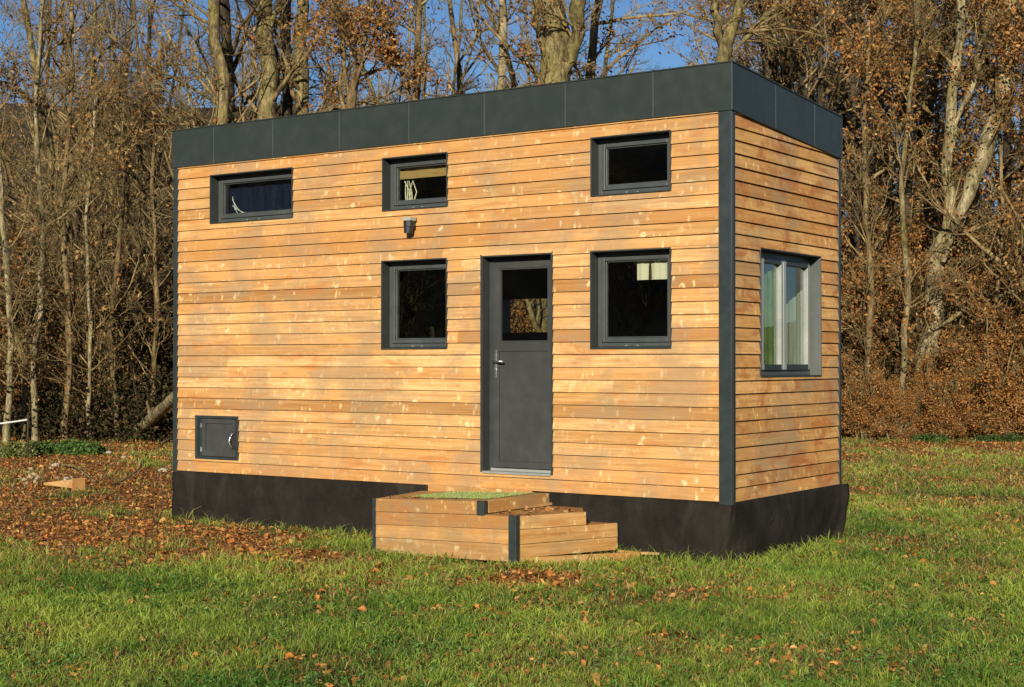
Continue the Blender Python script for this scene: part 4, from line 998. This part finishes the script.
mb.hexa([(0,-.05,.02),(Lh,-.09,.02),(Lh,.09,.02),(0,.02,.02),(0,-.05,.045),(Lh,-.09,.14),(Lh,.09,.11),(0,.02,.04)],(.6,.3,.4)); mb.box(Lh+.001,Lh+.018,-.10,.10,-.02,.15,(.5,.8,.2))
o=mb.build('plank',M['wood'],bevel=.003); o.location=tuple(a); o.rotation_euler=(0,0,math.atan2(dv[1],dv[0])); tag(o,'short wooden plank offcut lying below the rubble heap','plank')
def stick(pts,r,label):
    P=[loc(px,py)+np.array([0,0,h]) for px,py,h in pts]; o0_=P[0]
    o=newobj('stick',log_mesh([p-o0_ for p in P],[r]*len(P),'stick','bark_pale',6,5)); o.location=tuple(o0_); tag(o,label,'stick')
stick([(62,468,.05),(75,473,.10),(96,484,.03)],.012,'long pale stick slanting from the white stone')
stick([(112,487,.03),(128,482,.06),(138,476,.09),(141,472,.12)],.013,'curved pale stick in the leaves midway to the house')
stick([(160,446,.03),(172,443,.10)],.03,'short broken branch by the left house corner')
# white fence tape with its stake
a=at(-60,424,24.5); b=at(28,419.5,24.5)
mb=MB(); L=b-a; mb.tube([tuple(L*t+np.array([0,0,-.05*math.sin(3.14*t)])) for t in np.linspace(0,1,8)],.012,5); o=mb.build('fence_tape',M['white']); o.location=tuple(a); tag(o,'white fence tape stretched low at the left edge','fence tape')
gz_=float(ground_z(b[0],b[1])); mb=MB(); mb.tube([(0,0,-.1),(0,0,float(b[2])-gz_+.08)],.018,6); o=mb.build('fence_stake',M['bark_dark']); o.location=(float(b[0]),float(b[1]),gz_); tag(o,'dark stake holding the end of the white tape','stake')

# ------------------------------------------------------------------ far hill and woodland
def hill():
    la=np.linspace(-140,140,90); de=np.linspace(62,240,60); G,D=np.meshgrid(la,de,indexing='ij')
    prof=8.5+7.5*(1-sm(-32,12,G))+3*fbm(G*.03,G*0+2,3); top=sm(60,125,D)
    x=C2[0]+F2[0]*D+R2[0]*G; y=C2[1]+F2[1]*D+R2[1]*G; z=-.3+prof*top+2*(fbm(G*.1,D*.1,3)-.5)*top
    V=np.stack([x,y,z],-1).reshape(-1,3); i=np.arange(G.size).reshape(G.shape); F=np.stack([i[:-1,:-1],i[1:,:-1],i[1:,1:],i[:-1,1:]],-1).reshape(-1,4)
    o=newobj('hill',np_mesh('hill',V,F,mat=M['hill'],smooth=True)); o['kind']='structure'
    # woodland on it
    rng=np.random.default_rng(31); parts=[]
    tr=simple_trunk(12,.16,rng,fork=1); Tn=np.stack([resample(t,10) for t in tr]); b1,r1=children(Tn[:,:,:3],Tn[:,:,3],14,.1,.97,.38,.8,5,.06,.14,.5,rng,.03); b2,r2=children(b1,r1,7,.1,.97,.5,.7,4,.03,.2,.6,rng,.022); b3,r3=children(b2,r2,3,.1,.97,.5,.7,3,.03,.2,.6,rng,.018)
    Vp,Fp=join([tubes(Tn[:,:,:3],Tn[:,:,3],4),tubes(b1,r1,3),tubes(b2,r2,3),tubes(b3,r3,3)])
    n=330; G=rng.uniform(-62,62,n); D=rng.uniform(64,150,n); prof=8.5+7.5*(1-sm(-32,12,G))+3*fbm(G*.03,G*0+2,3); z=-.3+prof*sm(60,125,D)-.5
    for g,d_,zz in zip(G,D,z):
        a=rng.uniform(0,6.28); s=rng.uniform(.6,1.05)*(.55 if d_>100 else .9); x,y=xy(g,d_); ca,sa=math.cos(a)*s,math.sin(a)*s
        Rm=np.array([[ca,-sa,0],[sa,ca,0],[0,0,s]]); parts.append((Vp@Rm.T+np.array([x,y,zz]),Fp))
    V,F=join(parts); o=newobj('distant_wood',np_mesh('distant_wood',V,F,mat=M['twig_dark'])); tag(o,'brown leafless wood covering the hill far behind','wood'); o['kind']='stuff'
hill()
def added_hill():
    # unseen rise added behind the camera to darken reflections in the panes
    an=np.linspace(-2.4,2.4,80); de=np.linspace(95,320,30); A,D=np.meshgrid(an,de,indexing='ij'); x=C2[0]-np.sin(-A-YAW*0)*D; y=C2[1]-np.cos(A)*D
    z=-.6+(24+8*fbm(A*4,A*0+7,4))*sm(95,170,D)*(D/170)**.3+2.5*(fbm(A*60,D*.2,3)-.5)
    V=np.stack([x,y,z],-1).reshape(-1,3); i=np.arange(A.size).reshape(A.shape); F=np.stack([i[:-1,:-1],i[:-1,1:],i[1:,1:],i[1:,:-1]],-1).reshape(-1,4)
    o=newobj('hill',np_mesh('hill',V,F,mat=M['hill'],smooth=True)); o['kind']='structure'
added_hill()
